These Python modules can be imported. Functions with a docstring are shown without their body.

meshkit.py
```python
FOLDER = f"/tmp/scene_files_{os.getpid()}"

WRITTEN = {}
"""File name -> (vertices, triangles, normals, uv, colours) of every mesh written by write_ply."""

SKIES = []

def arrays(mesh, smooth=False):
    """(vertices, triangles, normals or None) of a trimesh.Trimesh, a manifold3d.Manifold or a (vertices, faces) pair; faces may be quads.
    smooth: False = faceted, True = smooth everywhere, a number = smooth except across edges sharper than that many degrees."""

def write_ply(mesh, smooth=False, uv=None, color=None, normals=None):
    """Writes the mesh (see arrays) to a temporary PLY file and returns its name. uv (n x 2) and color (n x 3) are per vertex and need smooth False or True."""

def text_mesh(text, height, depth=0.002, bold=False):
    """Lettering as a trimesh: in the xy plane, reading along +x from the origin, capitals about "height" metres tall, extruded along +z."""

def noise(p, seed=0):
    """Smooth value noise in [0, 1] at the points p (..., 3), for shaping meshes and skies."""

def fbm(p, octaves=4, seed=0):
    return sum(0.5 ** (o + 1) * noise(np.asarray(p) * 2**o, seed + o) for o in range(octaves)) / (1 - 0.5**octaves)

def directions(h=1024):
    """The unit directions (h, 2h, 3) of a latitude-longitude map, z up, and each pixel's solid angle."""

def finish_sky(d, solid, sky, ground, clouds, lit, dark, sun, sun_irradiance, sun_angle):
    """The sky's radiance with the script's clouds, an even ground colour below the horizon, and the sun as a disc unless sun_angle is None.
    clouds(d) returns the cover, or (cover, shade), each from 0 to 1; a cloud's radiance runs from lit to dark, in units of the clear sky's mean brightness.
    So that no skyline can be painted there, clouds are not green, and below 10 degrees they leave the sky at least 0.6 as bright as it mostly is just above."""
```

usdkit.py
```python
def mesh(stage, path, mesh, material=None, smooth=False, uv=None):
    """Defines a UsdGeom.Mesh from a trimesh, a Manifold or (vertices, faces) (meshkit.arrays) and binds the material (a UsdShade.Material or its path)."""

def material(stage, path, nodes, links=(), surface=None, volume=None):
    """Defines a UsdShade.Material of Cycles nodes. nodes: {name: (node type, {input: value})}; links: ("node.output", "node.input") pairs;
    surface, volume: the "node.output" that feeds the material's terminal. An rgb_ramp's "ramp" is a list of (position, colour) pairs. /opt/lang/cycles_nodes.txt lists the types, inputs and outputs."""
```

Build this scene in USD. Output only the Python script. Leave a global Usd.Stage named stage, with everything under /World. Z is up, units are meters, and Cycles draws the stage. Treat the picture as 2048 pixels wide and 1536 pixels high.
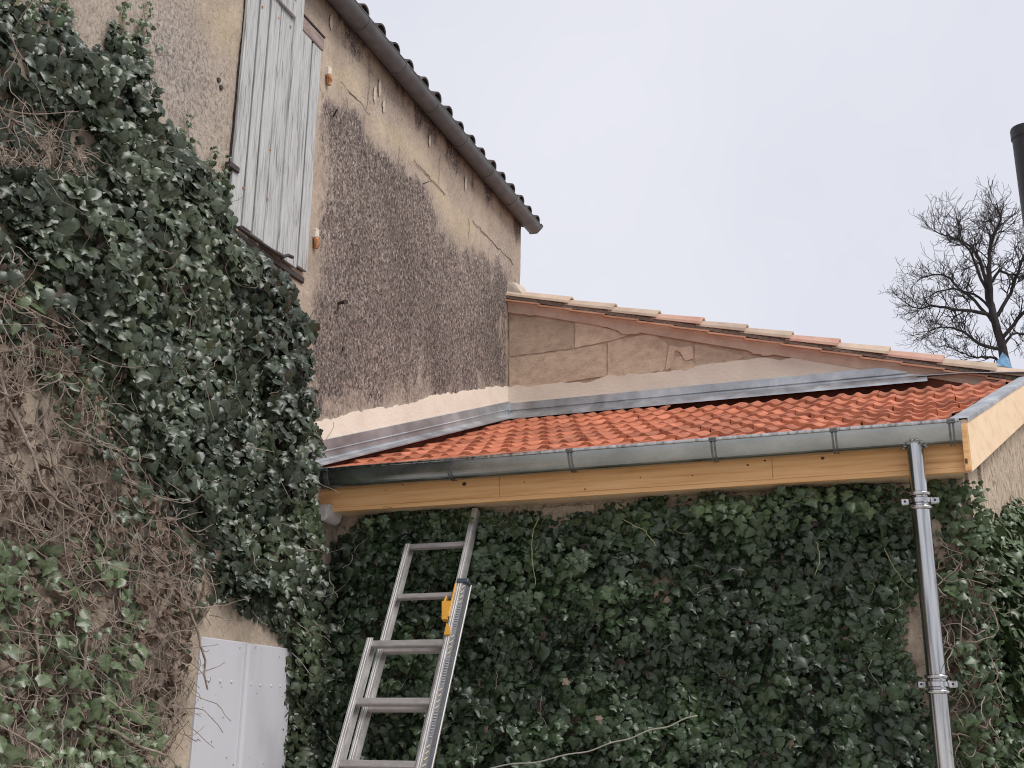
import math
import random
import numpy as np
import trimesh
import shapely
from shapely.geometry import LineString, Polygon
import usdkit
import meshkit
from pxr import Gf, Sdf, Usd, UsdGeom, UsdLux, UsdShade, Vt

random.seed(7)
rng = np.random.default_rng(7)
stage = Usd.Stage.CreateInMemory()
UsdGeom.SetStageUpAxis(stage, "Z")
UsdGeom.SetStageMetersPerUnit(stage, 1.0)
UsdGeom.Xform.Define(stage, "/World")
UsdGeom.Scope.Define(stage, "/World/Looks")

# ------------------------------------------------------------------ camera, sky, sun
FPX, PITCH, ROLL, YAW = 2306.0, 0.295014489, 0.0101743495, 0.362749279
EYE = np.array([0.0, 0.0, 1.6])
_cy, _sy, _cp, _sp = math.cos(YAW), math.sin(YAW), math.cos(PITCH), math.sin(PITCH)
FWD = np.array([-_sy * _cp, _cy * _cp, _sp])
_r = np.array([_cy, _sy, 0.0])
_u = np.cross(_r, FWD)
RIGHT = math.cos(ROLL) * _r + math.sin(ROLL) * _u
UP = -math.sin(ROLL) * _r + math.cos(ROLL) * _u
cam = UsdGeom.Camera.Define(stage, "/World/camera")
cam.CreateHorizontalApertureAttr(36.0)
cam.CreateVerticalApertureAttr(27.0)
cam.CreateFocalLengthAttr(36.0 * FPX / 2048.0)
cam.CreateExposureAttr(1.02)
_m = Gf.Matrix4d(*RIGHT, 0, *UP, 0, *(-FWD), 0, *EYE, 1)
cam.AddTransformOp().Set(_m)

SUN_EL, SUN_AZ = math.radians(50), math.radians(106)     # azimuth = atan2(x, y) of the direction towards the sun
dome = UsdLux.DomeLight.Define(stage, "/World/sky")
dome.GetPrim().SetCustomDataByKey("label", "pale even overcast winter sky above the roofs")
dome.GetPrim().SetCustomDataByKey("category", "sky")
dome.GetPrim().SetCustomDataByKey("kind", "structure")
skymat = usdkit.material(stage, "/World/Looks/overcast_sky", {
    "sky": ("sky_texture", {"sky_type": "single_scattering", "sun_disc": False, "sun_elevation": SUN_EL, "sun_rotation": SUN_AZ, "aerosol_density": 2.0}),
    "co": ("texture_coordinate", {}),
    "n": ("noise_texture", {"scale": 2.2, "detail": 5.0, "roughness": 0.5}),
    "cl": ("rgb_ramp", {"ramp": [(0.3, (6.1, 6.25, 7.0)), (0.7, (7.05, 7.08, 7.65))]}),
    "mx": ("mix_color", {"fac": 0.93, "use_clamp": False}),
    "bg": ("background_shader", {"strength": 0.06}),
}, [("co.generated", "n.vector"), ("n.fac", "cl.fac"), ("sky.color", "mx.a"), ("cl.color", "mx.b"), ("mx.result", "bg.color")], surface="bg.background")
UsdShade.MaterialBindingAPI.Apply(dome.GetPrim()).Bind(skymat)
sun = UsdLux.DistantLight.Define(stage, "/World/sun")
sun.CreateIntensityAttr(0.4)
sun.CreateAngleAttr(32.0)
sun.CreateNormalizeAttr(True)
sun.CreateColorAttr(Gf.Vec3f(1.0, 0.97, 0.93))
_d = np.array([math.sin(SUN_AZ) * math.cos(SUN_EL), math.cos(SUN_AZ) * math.cos(SUN_EL), math.sin(SUN_EL)])
_x = np.cross([0, 0, 1.0], _d); _x /= np.linalg.norm(_x)
_y = np.cross(_d, _x)
sun.AddTransformOp().Set(Gf.Matrix4d(*_x, 0, *_y, 0, *_d, 0, 0, 0, 20, 1))


# ------------------------------------------------------------------ helpers
def at(u, v, axis, val):
    """The point of the plane coordinate[axis] = val that a survey of the photograph puts at pixel (u, v)."""
    d = FWD + RIGHT * ((u - 1024) / FPX) - UP * ((v - 768) / FPX)
    return EYE + d * (val - EYE[axis]) / d[axis]


used = {}
def numbered(path):
    k = used.get(path, 0)
    used[path] = k + 1
    return path if k == 0 else f"{path}_{k:03d}"


BASES = {}
def thing(name, label, cat, base=(0, 0, 0), group=None, kind=None):
    p = numbered("/World/" + name)
    x = UsdGeom.Xform.Define(stage, p)
    x.AddTranslateOp().Set(Gf.Vec3d(*map(float, base)))
    o = x.GetPrim()
    o.SetCustomDataByKey("label", label)
    o.SetCustomDataByKey("category", cat)
    if group: o.SetCustomDataByKey("group", group)
    if kind: o.SetCustomDataByKey("kind", kind)
    BASES[p] = np.array(base, float)
    return o


def as_vf(mesh):
    if hasattr(mesh, "vertices"):
        return np.asarray(mesh.vertices, float), np.asarray(mesh.faces)
    v, f = np.asarray(mesh[0], float), np.asarray(mesh[1], int)
    if f.shape[1] == 4:
        f = np.vstack([f[:, [0, 1, 2]], f[:, [0, 2, 3]]])
    return v, f


def part(parent, name, mesh, m, smooth=False, label=None, kind=None, mask=None):
    pp = str(parent.GetPath())
    root = "/".join(pp.split("/")[:3])
    base = BASES.get(root, np.zeros(3))
    v, f = as_vf(mesh)
    p = numbered(pp + "/" + name)
    g = usdkit.mesh(stage, p, (v - base, f), m, smooth=smooth)
    if mask is not None:
        UsdGeom.PrimvarsAPI(g).CreatePrimvar("mask", Sdf.ValueTypeNames.Color3fArray, "vertex").Set(Vt.Vec3fArray.FromNumpy(np.asarray(mask, np.float32)))
    o = g.GetPrim()
    if label: o.SetCustomDataByKey("label", label)
    if kind: o.SetCustomDataByKey("kind", kind)
    return o


def group_part(parent, name, label=None):
    p = numbered(str(parent.GetPath()) + "/" + name)
    o = UsdGeom.Xform.Define(stage, p).GetPrim()
    if label: o.SetCustomDataByKey("label", label)
    return o


def cat_(ms):
    vs, fs, n = [], [], 0
    for m in ms:
        v, f = as_vf(m)
        vs.append(v); fs.append(f + n); n += len(v)
    return np.vstack(vs), np.vstack(fs)


def box(x0, x1, y0, y1, z0, z1, b=0.0):
    if b <= 0:
        m = trimesh.creation.box([x1 - x0, y1 - y0, z1 - z0])
        m.apply_translation([(x0 + x1) / 2, (y0 + y1) / 2, (z0 + z1) / 2])
        return m
    pts = []
    for sx, ax in ((0, x0), (1, x1)):
        for sy, ay in ((0, y0), (1, y1)):
            for sz, az in ((0, z0), (1, z1)):
                q = np.array([ax, ay, az], float)
                s = np.array([1 - 2 * sx, 1 - 2 * sy, 1 - 2 * sz]) * b
                for k in range(3):
                    w = s.copy(); w[k] = 0
                    pts.append(q + w)
    return trimesh.convex.convex_hull(np.array(pts))


def hexa(p8, b=0.0):
    return trimesh.convex.convex_hull(np.array(p8, float))


def beam(a, c, w, h, side=(1, 0, 0), b=0.002):
    """A bar from a to c, w wide along side and h across both."""
    a, c, side = np.array(a, float), np.array(c, float), np.array(side, float)
    d = c - a; L = np.linalg.norm(d); d /= L
    n = np.cross(d, side); n /= np.linalg.norm(n)
    s = np.cross(n, d)
    m = box(-w / 2, w / 2, 0, L, -h / 2, h / 2, b)
    T = np.eye(4); T[:3, 0], T[:3, 1], T[:3, 2], T[:3, 3] = s, d, np.cross(s, d), a
    m.apply_transform(T)
    return m


def extr(poly, o0, o1, ea, eb):
    """The 2-D shape poly, laid in the axes ea and eb, swept from o0 to o1."""
    o0, o1, ea, eb = (np.array(t, float) for t in (o0, o1, ea, eb))
    out = []
    for g in getattr(poly, "geoms", [poly]):
        m = trimesh.creation.extrude_polygon(g, 1.0, engine="earcut")
        v = np.asarray(m.vertices)
        w = o0 + v[:, :1] * ea + v[:, 1:2] * eb + v[:, 2:3] * (o1 - o0)
        f = np.asarray(m.faces)
        if np.dot(np.cross(ea, eb), o1 - o0) < 0: f = f[:, ::-1]
        out.append((w, f))
    return cat_(out)


def sheet(pts, t):
    return LineString(pts).buffer(t / 2, cap_style="flat", join_style="round", quad_segs=2)


def tube(path, radii, n=6, cap=True):
    path = np.asarray(path, float)
    k = len(path)
    radii = np.broadcast_to(np.asarray(radii, float), (k,))
    t = np.gradient(path, axis=0)
    t /= np.maximum(np.linalg.norm(t, axis=1, keepdims=True), 1e-9)
    ref = np.array([0.31, 0.52, 0.79])
    a = np.cross(t, ref); a /= np.maximum(np.linalg.norm(a, axis=1, keepdims=True), 1e-9)
    b = np.cross(t, a)
    th = np.arange(n) / n * 2 * np.pi
    v = path[:, None] + radii[:, None, None] * (a[:, None] * np.cos(th)[None, :, None] + b[:, None] * np.sin(th)[None, :, None])
    v = v.reshape(-1, 3)
    i = np.arange(k - 1)[:, None] * n + np.arange(n)[None]
    j = np.arange(k - 1)[:, None] * n + (np.arange(n)[None] + 1) % n
    f = np.concatenate([np.stack([i, j, i + n], -1).reshape(-1, 3), np.stack([j, j + n, i + n], -1).reshape(-1, 3)])
    if cap:
        v = np.vstack([v, path[:1], path[-1:]])
        c0, c1 = k * n, k * n + 1
        q = np.arange(n)
        f = np.vstack([f, np.stack([np.full(n, c0), (q + 1) % n, q], 1), np.stack([np.full(n, c1), (k - 1) * n + q, (k - 1) * n + (q + 1) % n], 1)])
    return v, f


def torus(c, R, r, n=28, k=8):
    a = np.linspace(0, 2 * np.pi, n, endpoint=False)
    b = np.linspace(0, 2 * np.pi, k, endpoint=False)
    A, B = np.meshgrid(a, b, indexing="ij")
    v = np.stack([(R + r * np.cos(B)) * np.cos(A), (R + r * np.cos(B)) * np.sin(A), r * np.sin(B)], -1).reshape(-1, 3) + np.asarray(c, float)
    i, j = np.meshgrid(np.arange(n), np.arange(k), indexing="ij")
    q = lambda x, y: (x % n) * k + y % k
    f = np.stack([q(i, j), q(i + 1, j), q(i + 1, j + 1), q(i, j + 1)], -1).reshape(-1, 4)
    return v, np.vstack([f[:, [0, 1, 2]], f[:, [0, 2, 3]]])


def ragged(line, amp, step, seed, both=False):
    """A polyline resampled every step and roughened by noise of size amp, normal to itself."""
    L = LineString(line)
    n = max(2, int(L.length / step))
    p = np.array([L.interpolate(i / n, normalized=True).coords[0] for i in range(n + 1)])
    t = np.gradient(p, axis=0); t /= np.linalg.norm(t, axis=1, keepdims=True)
    nrm = np.stack([-t[:, 1], t[:, 0]], 1)
    s = np.arange(n + 1) * step
    q = np.stack([s * 17.0, np.full_like(s, seed * 3.7), np.zeros_like(s)], 1)
    h = (meshkit.fbm(q, 4, seed) - 0.5) * 2.4
    return p + nrm * (h * amp)[:, None]


# ------------------------------------------------------------------ materials
MATS = {}
def mat(name, nodes, links, surface="p.BSDF"):
    MATS[name] = usdkit.material(stage, "/World/Looks/" + name, nodes, links, surface=surface)
    return MATS[name]


def noisy(name, stops, scale=(8, 8, 8), detail=6, rough=0.8, metallic=0.0, bump=0.3, bscale=(60, 60, 60), bdist=0.01, spec=0.5, nrough=0.55, rough2=None, vary=None):
    """One principled surface: colour from a noise ramp, fine relief from a second noise."""
    nodes = {
        "g": ("geometry", {}), "m1": ("mapping", {"scale": scale}), "m2": ("mapping", {"scale": bscale}),
        "n1": ("noise_texture", {"scale": 1.0, "detail": float(detail), "roughness": nrough}),
        "n2": ("noise_texture", {"scale": 1.0, "detail": 5.0, "roughness": 0.6}),
        "r": ("rgb_ramp", {"ramp": stops}), "b": ("bump", {"strength": bump, "distance": bdist}),
        "p": ("principled_bsdf", {"roughness": rough, "metallic": metallic, "specular_ior_level": spec}),
    }
    links = [("g.position", "m1.vector"), ("g.position", "m2.vector"), ("m1.vector", "n1.vector"), ("m2.vector", "n2.vector"),
             ("n1.fac", "r.fac"), ("n2.fac", "b.height"), ("b.normal", "p.normal")]
    if rough2 is not None:
        nodes["mr"] = ("map_range", {"from_min": 0.3, "from_max": 0.7, "to_min": rough, "to_max": rough2})
        links += [("n1.fac", "mr.value"), ("mr.result", "p.roughness")]
    if vary is not None:      # a change of tone from one piece to the next
        nodes["oi"] = ("object_info", {}); nodes["vr"] = ("map_range", {"from_min": 0.0, "from_max": 1.0, "to_min": vary[0], "to_max": vary[1]})
        nodes["hs"] = ("hsv", {"hue": 0.5, "saturation": 1.0, "fac": 1.0})
        links += [("oi.random", "vr.value"), ("vr.result", "hs.value"), ("r.color", "hs.color"), ("hs.color", "p.base_color")]
    else:
        links.append(("r.color", "p.base_color"))
    return mat(name, nodes, links)


# old render of the tall house: bare tan, dark lichen, ochre patches; where each lies comes with the mesh (mask: dark, ochre, pale)
mat("old_render", {
    "g": ("geometry", {}), "at": ("attribute", {"attribute": "mask"}), "sp": ("separate_xyz", {}),
    "m1": ("mapping", {"scale": (3, 3, 2.0)}), "n1": ("noise_texture", {"scale": 1.0, "detail": 8.0, "roughness": 0.62}),
    "base": ("rgb_ramp", {"ramp": [(0.3, (0.27, 0.22, 0.175)), (0.5, (0.355, 0.288, 0.228)), (0.7, (0.43, 0.355, 0.285))]}),
    "och": ("rgb_ramp", {"ramp": [(0.3, (0.35, 0.285, 0.205)), (0.7, (0.46, 0.38, 0.285))]}),
    "m2": ("mapping", {"scale": (44, 44, 34)}), "n2": ("noise_texture", {"scale": 1.0, "detail": 6.0, "roughness": 0.66, "distortion": 0.9}),
    "lich": ("rgb_ramp", {"ramp": [(0.34, (0.028, 0.022, 0.020)), (0.45, (0.088, 0.070, 0.063)), (0.54, (0.175, 0.142, 0.126)), (0.63, (0.32, 0.265, 0.23)), (0.72, (0.44, 0.38, 0.33))]}),
    "grey": ("rgb_ramp", {"ramp": [(0.36, (0.085, 0.074, 0.070)), (0.47, (0.22, 0.193, 0.176)), (0.6, (0.37, 0.328, 0.295))]}),
    "m3": ("mapping", {"scale": (11, 11, 6)}), "n3": ("noise_texture", {"scale": 1.0, "detail": 9.0, "roughness": 0.7}),
    "m4": ("mapping", {"scale": (1.6, 1.6, 1.1)}), "n4": ("noise_texture", {"scale": 1.0, "detail": 5.0, "roughness": 0.6}),
    "e1": ("math", {"math_type": "subtract"}), "e2": ("math", {"math_type": "multiply_add", "value2": 1.15, "value3": 0.0}), "e3": ("math", {"math_type": "add"}),
    "fz": ("map_range", {"from_min": 0.38, "from_max": 0.66, "to_min": 0.0, "to_max": 1.0, "clamp": True}),
    "fz2": ("map_range", {"from_min": 0.35, "from_max": 0.65, "to_min": 0.0, "to_max": 1.0, "clamp": True}),
    "tone": ("map_range", {"from_min": 0.3, "from_max": 0.7, "to_min": 0.72, "to_max": 1.3}),
    "tm": ("hsv", {"hue": 0.5, "saturation": 1.0, "fac": 1.0}),
    "e4": ("math", {"math_type": "add"}),
    "half": ("value", {"value": 0.5}),
    "mo": ("mix_color", {}), "mg": ("mix_color", {}), "ml": ("mix_color", {}),
    "spk": ("rgb_ramp", {"ramp": [(0.35, (0.55, 0.53, 0.53)), (0.48, (1, 1, 1)), (0.7, (1.12, 1.11, 1.09))]}),
    "ms": ("mix_color", {"blend_type": "multiply", "fac": 0.5, "use_clamp": False}),
    "hh": ("math", {"math_type": "multiply_add", "value2": 0.6}),
    "b": ("bump", {"strength": 0.7, "distance": 0.014}),
    "p": ("principled_bsdf", {"roughness": 0.95, "specular_ior_level": 0.2}),
}, [("at.vector", "sp.vector"), ("g.position", "m1.vector"), ("m1.vector", "n1.vector"), ("g.position", "m2.vector"), ("m2.vector", "n2.vector"),
    ("g.position", "m3.vector"), ("m3.vector", "n3.vector"), ("g.position", "m4.vector"), ("m4.vector", "n4.vector"), ("n1.fac", "base.fac"), ("n1.fac", "och.fac"), ("n2.fac", "lich.fac"), ("n2.fac", "grey.fac"), ("n2.fac", "spk.fac"),
    ("n3.fac", "e1.value1"), ("half.value", "e1.value2"), ("e1.value", "e2.value1"), ("e2.value", "e3.value1"), ("sp.x", "e3.value2"), ("e3.value", "fz.value"),
    ("e2.value", "e4.value1"), ("sp.y", "e4.value2"), ("e4.value", "fz2.value"),
    ("base.color", "mo.a"), ("och.color", "mo.b"), ("fz2.result", "mo.fac"), ("mo.result", "ms.a"), ("spk.color", "ms.b"),
    ("ms.result", "mg.a"), ("grey.color", "mg.b"), ("sp.z", "mg.fac"),
    ("n4.fac", "tone.value"), ("tone.result", "tm.value"), ("lich.color", "tm.color"),
    ("mg.result", "ml.a"), ("tm.color", "ml.b"), ("fz.result", "ml.fac"), ("ml.result", "p.base_color"),
    ("n2.fac", "hh.value1"), ("n3.fac", "hh.value3"), ("hh.value", "b.height"), ("b.normal", "p.normal")])

noisy("gable_stone", [(0.24, (0.20, 0.145, 0.11)), (0.38, (0.43, 0.325, 0.245)), (0.55, (0.57, 0.44, 0.33)), (0.75, (0.65, 0.52, 0.385))], scale=(9, 9, 13), detail=10, nrough=0.78, rough=0.95, spec=0.2, bump=0.5, bscale=(45, 45, 60), vary=(0.82, 1.12))
noisy("gable_backing", [(0.3, (0.33, 0.245, 0.18)), (0.7, (0.50, 0.38, 0.285))], scale=(12, 12, 12), detail=8, rough=0.95, spec=0.2, bump=0.6)
noisy("pink_mortar", [(0.3, (0.46, 0.335, 0.265)), (0.7, (0.58, 0.44, 0.355))], scale=(7, 7, 7), rough=0.95, spec=0.2, bump=0.35, bscale=(30, 30, 30))
noisy("fresh_render", [(0.3, (0.60, 0.52, 0.44)), (0.6, (0.67, 0.59, 0.50)), (0.8, (0.70, 0.62, 0.53))], scale=(4, 4, 5), rough=0.9, spec=0.25, bump=0.35, bscale=(22, 22, 40))
noisy("rough_plaster", [(0.3, (0.10, 0.08, 0.062)), (0.45, (0.33, 0.265, 0.205)), (0.65, (0.47, 0.385, 0.30))], scale=(16, 16, 14), detail=8, nrough=0.65, rough=0.95, spec=0.2, bump=0.8, bscale=(35, 35, 35), bdist=0.02)
noisy("terracotta", [(0.25, (0.29, 0.085, 0.044)), (0.5, (0.40, 0.127, 0.065)), (0.75, (0.50, 0.185, 0.108))], scale=(5, 5, 5), detail=7, rough=0.8, spec=0.3, bump=0.35, bscale=(60, 60, 60), bdist=0.008, vary=(0.68, 1.14))
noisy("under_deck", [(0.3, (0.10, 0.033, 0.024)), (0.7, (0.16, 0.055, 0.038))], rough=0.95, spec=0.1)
noisy("zinc", [(0.3, (0.27, 0.285, 0.285)), (0.7, (0.43, 0.445, 0.44))], scale=(3, 5, 5), detail=7, rough=0.20, rough2=0.34, metallic=1.0, bump=0.06, bscale=(9, 9, 9), bdist=0.01)
noisy("bracket_steel", [(0.3, (0.10, 0.10, 0.10)), (0.7, (0.20, 0.20, 0.20))], scale=(20, 20, 20), rough=0.45, metallic=0.7)
noisy("bright_zinc", [(0.32, (0.24, 0.24, 0.245)), (0.46, (0.46, 0.46, 0.465)), (0.7, (0.66, 0.66, 0.665))], scale=(42, 42, 1.6), detail=6, rough=0.10, rough2=0.24, metallic=1.0, bump=0.04, bscale=(12, 12, 4), bdist=0.01)  # upright dark streaks in the colour imitate reflections of dark surroundings
noisy("flashing_zinc", [(0.3, (0.32, 0.33, 0.345)), (0.5, (0.45, 0.465, 0.485)), (0.7, (0.60, 0.62, 0.64))], scale=(6, 3, 6), detail=5, rough=0.36, rough2=0.5, metallic=0.85, bump=0.12, bscale=(7, 7, 7), bdist=0.02)
noisy("dark_gutter", [(0.3, (0.066, 0.067, 0.071)), (0.7, (0.105, 0.106, 0.111))], scale=(10, 10, 10), rough=0.5, spec=0.4, bump=0.08)
noisy("old_tile", [(0.3, (0.03, 0.026, 0.026)), (0.6, (0.085, 0.07, 0.065)), (0.8, (0.16, 0.12, 0.10))], scale=(12, 12, 12), rough=0.9, bump=0.5, vary=(0.7, 1.2))
noisy("cream_tile", [(0.25, (0.40, 0.30, 0.23)), (0.5, (0.51, 0.395, 0.305)), (0.75, (0.57, 0.455, 0.36))], scale=(6, 6, 6), detail=7, rough=0.85, spec=0.3, bump=0.3, vary=(0.88, 1.08))
noisy("rose_tile", [(0.25, (0.40, 0.21, 0.165)), (0.5, (0.50, 0.30, 0.235)), (0.75, (0.55, 0.38, 0.29))], scale=(6, 6, 6), detail=7, rough=0.85, spec=0.3, bump=0.3)
noisy("bed_mortar", [(0.3, (0.16, 0.125, 0.105)), (0.6, (0.27, 0.21, 0.18)), (0.8, (0.36, 0.29, 0.24))], scale=(30, 30, 40), rough=0.95, spec=0.2, bump=0.9, bscale=(60, 60, 60), bdist=0.02)
noisy("flat_tile", [(0.3, (0.48, 0.235, 0.15)), (0.7, (0.60, 0.34, 0.22))], scale=(6, 6, 6), rough=0.85, spec=0.3, bump=0.2, vary=(0.85, 1.12))
noisy("new_timber", [(0.28, (0.46, 0.22, 0.085)), (0.42, (0.66, 0.36, 0.155)), (0.55, (0.76, 0.445, 0.205)), (0.75, (0.80, 0.51, 0.26))], scale=(1.3, 6, 34), detail=8, nrough=0.68, rough=0.6, spec=0.35, bump=0.2, bscale=(4, 20, 90), bdist=0.004)
noisy("pale_timber", [(0.3, (0.58, 0.42, 0.27)), (0.5, (0.68, 0.51, 0.34)), (0.8, (0.72, 0.56, 0.39))], scale=(20, 3, 12), detail=6, rough=0.6, spec=0.35, bump=0.12, bscale=(40, 6, 50), bdist=0.004)
noisy("knot_wood", [(0.3, (0.05, 0.02, 0.012)), (0.7, (0.10, 0.045, 0.025))], rough=0.6)
noisy("rust", [(0.3, (0.16, 0.05, 0.02)), (0.5, (0.36, 0.15, 0.06)), (0.7, (0.50, 0.33, 0.2))], scale=(40, 40, 40), rough=0.9, bump=0.5)
noisy("pale_cement", [(0.3, (0.50, 0.44, 0.38)), (0.7, (0.62, 0.56, 0.50))], scale=(20, 20, 20), rough=0.9, bump=0.4)
noisy("crack_dirt", [(0.3, (0.07, 0.052, 0.042)), (0.7, (0.15, 0.11, 0.085))], scale=(30, 30, 30), rough=0.95)
noisy("filler", [(0.3, (0.38, 0.315, 0.255)), (0.7, (0.50, 0.43, 0.36))], scale=(30, 30, 30), rough=0.95, bump=0.5)
noisy("dark_iron", [(0.3, (0.02, 0.016, 0.015)), (0.7, (0.05, 0.035, 0.03))], scale=(30, 30, 30), rough=0.7)
noisy("cap_plastic", [(0.3, (0.40, 0.37, 0.35)), (0.6, (0.52, 0.49, 0.47)), (0.8, (0.56, 0.53, 0.51))], scale=(15, 15, 15), rough=0.6, bump=0.15)
noisy("white_paint", [(0.2, (0.36, 0.36, 0.38)), (0.45, (0.455, 0.455, 0.485)), (0.8, (0.49, 0.49, 0.525))], scale=(3, 3, 1.4), detail=8, rough=0.45, spec=0.4, bump=0.08, bscale=(14, 14, 5))
noisy("aluminium", [(0.3, (0.40, 0.385, 0.375)), (0.55, (0.52, 0.505, 0.495)), (0.75, (0.60, 0.59, 0.58))], scale=(25, 12, 12), detail=7, rough=0.42, rough2=0.55, metallic=0.55, bump=0.1, bscale=(60, 20, 20))
noisy("worn_aluminium", [(0.25, (0.24, 0.215, 0.205)), (0.5, (0.33, 0.305, 0.295)), (0.8, (0.41, 0.385, 0.375))], scale=(12, 30, 30), detail=8, rough=0.55, metallic=0.35, bump=0.15)
noisy("yellow_plastic", [(0.3, (0.50, 0.235, 0.03)), (0.7, (0.60, 0.31, 0.045))], scale=(20, 20, 20), rough=0.5, bump=0.1)
noisy("sticker_dark", [(0.3, (0.06, 0.062, 0.068)), (0.7, (0.12, 0.122, 0.13))], scale=(80, 80, 80), rough=0.5)
noisy("sticker_cream", [(0.3, (0.50, 0.44, 0.27)), (0.7, (0.58, 0.52, 0.36))], scale=(60, 60, 60), rough=0.5)
noisy("sticker_grey", [(0.3, (0.33, 0.35, 0.38)), (0.7, (0.45, 0.46, 0.49))], scale=(60, 60, 60), rough=0.5)
noisy("blue_tape", [(0.3, (0.03, 0.045, 0.06)), (0.7, (0.05, 0.07, 0.085))], rough=0.5)
noisy("black_steel", [(0.3, (0.010, 0.010, 0.013)), (0.7, (0.018, 0.018, 0.022))], scale=(10, 10, 10), rough=0.5, spec=0.35, bump=0.05)
noisy("bark", [(0.3, (0.018, 0.015, 0.017)), (0.7, (0.055, 0.047, 0.046))], scale=(10, 10, 3), rough=0.95, bump=0.6, bscale=(12, 12, 4), spec=0.2)
noisy("blue_sheet", [(0.3, (0.13, 0.33, 0.56)), (0.7, (0.24, 0.45, 0.66))], scale=(15, 15, 15), rough=0.5)
noisy("gravel", [(0.3, (0.34, 0.32, 0.285)), (0.7, (0.52, 0.49, 0.445))], scale=(6, 6, 6), detail=8, rough=0.95, bump=0.6)
noisy("white_cable", [(0.3, (0.28, 0.27, 0.22)), (0.7, (0.38, 0.37, 0.31))], scale=(30, 30, 30), rough=0.55)
noisy("dead_stem", [(0.25, (0.11, 0.08, 0.064)), (0.5, (0.23, 0.185, 0.152)), (0.75, (0.36, 0.30, 0.26))], scale=(14, 14, 14), detail=5, rough=0.9, spec=0.25, bump=0.4)
noisy("live_stem", [(0.3, (0.16, 0.15, 0.06)), (0.7, (0.28, 0.27, 0.13))], scale=(14, 14, 14), rough=0.7)

# weathered white shutter paint: bare grey grain shows in upright streaks
mat("flaked_paint", {
    "g": ("geometry", {}), "m1": ("mapping", {"scale": (85, 85, 4.0)}), "n1": ("noise_texture", {"scale": 1.0, "detail": 7.0, "roughness": 0.62, "distortion": 0.6}),
    "m2": ("mapping", {"scale": (5, 5, 1.6)}), "n2": ("noise_texture", {"scale": 1.0, "detail": 4.0}),
    "ad": ("math", {"math_type": "multiply_add", "value2": 0.22}), "sb": ("math", {"math_type": "subtract", "value2": 0.11}),
    "r": ("rgb_ramp", {"ramp": [(0.30, (0.12, 0.117, 0.115)), (0.40, (0.25, 0.25, 0.25)), (0.47, (0.345, 0.352, 0.35)), (0.7, (0.455, 0.465, 0.46))]}),
    "b": ("bump", {"strength": 0.5, "distance": 0.006}), "p": ("principled_bsdf", {"roughness": 0.75, "specular_ior_level": 0.3}),
}, [("g.position", "m1.vector"), ("m1.vector", "n1.vector"), ("g.position", "m2.vector"), ("m2.vector", "n2.vector"), ("n2.fac", "ad.value1"), ("n1.fac", "ad.value3"),
    ("ad.value", "sb.value1"), ("sb.value", "r.fac"), ("r.color", "p.base_color"), ("n1.fac", "b.height"), ("b.normal", "p.normal")])
noisy("bare_wood", [(0.3, (0.15, 0.11, 0.10)), (0.7, (0.30, 0.235, 0.215))], scale=(40, 8, 40), detail=6, rough=0.85, bump=0.4)


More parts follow.
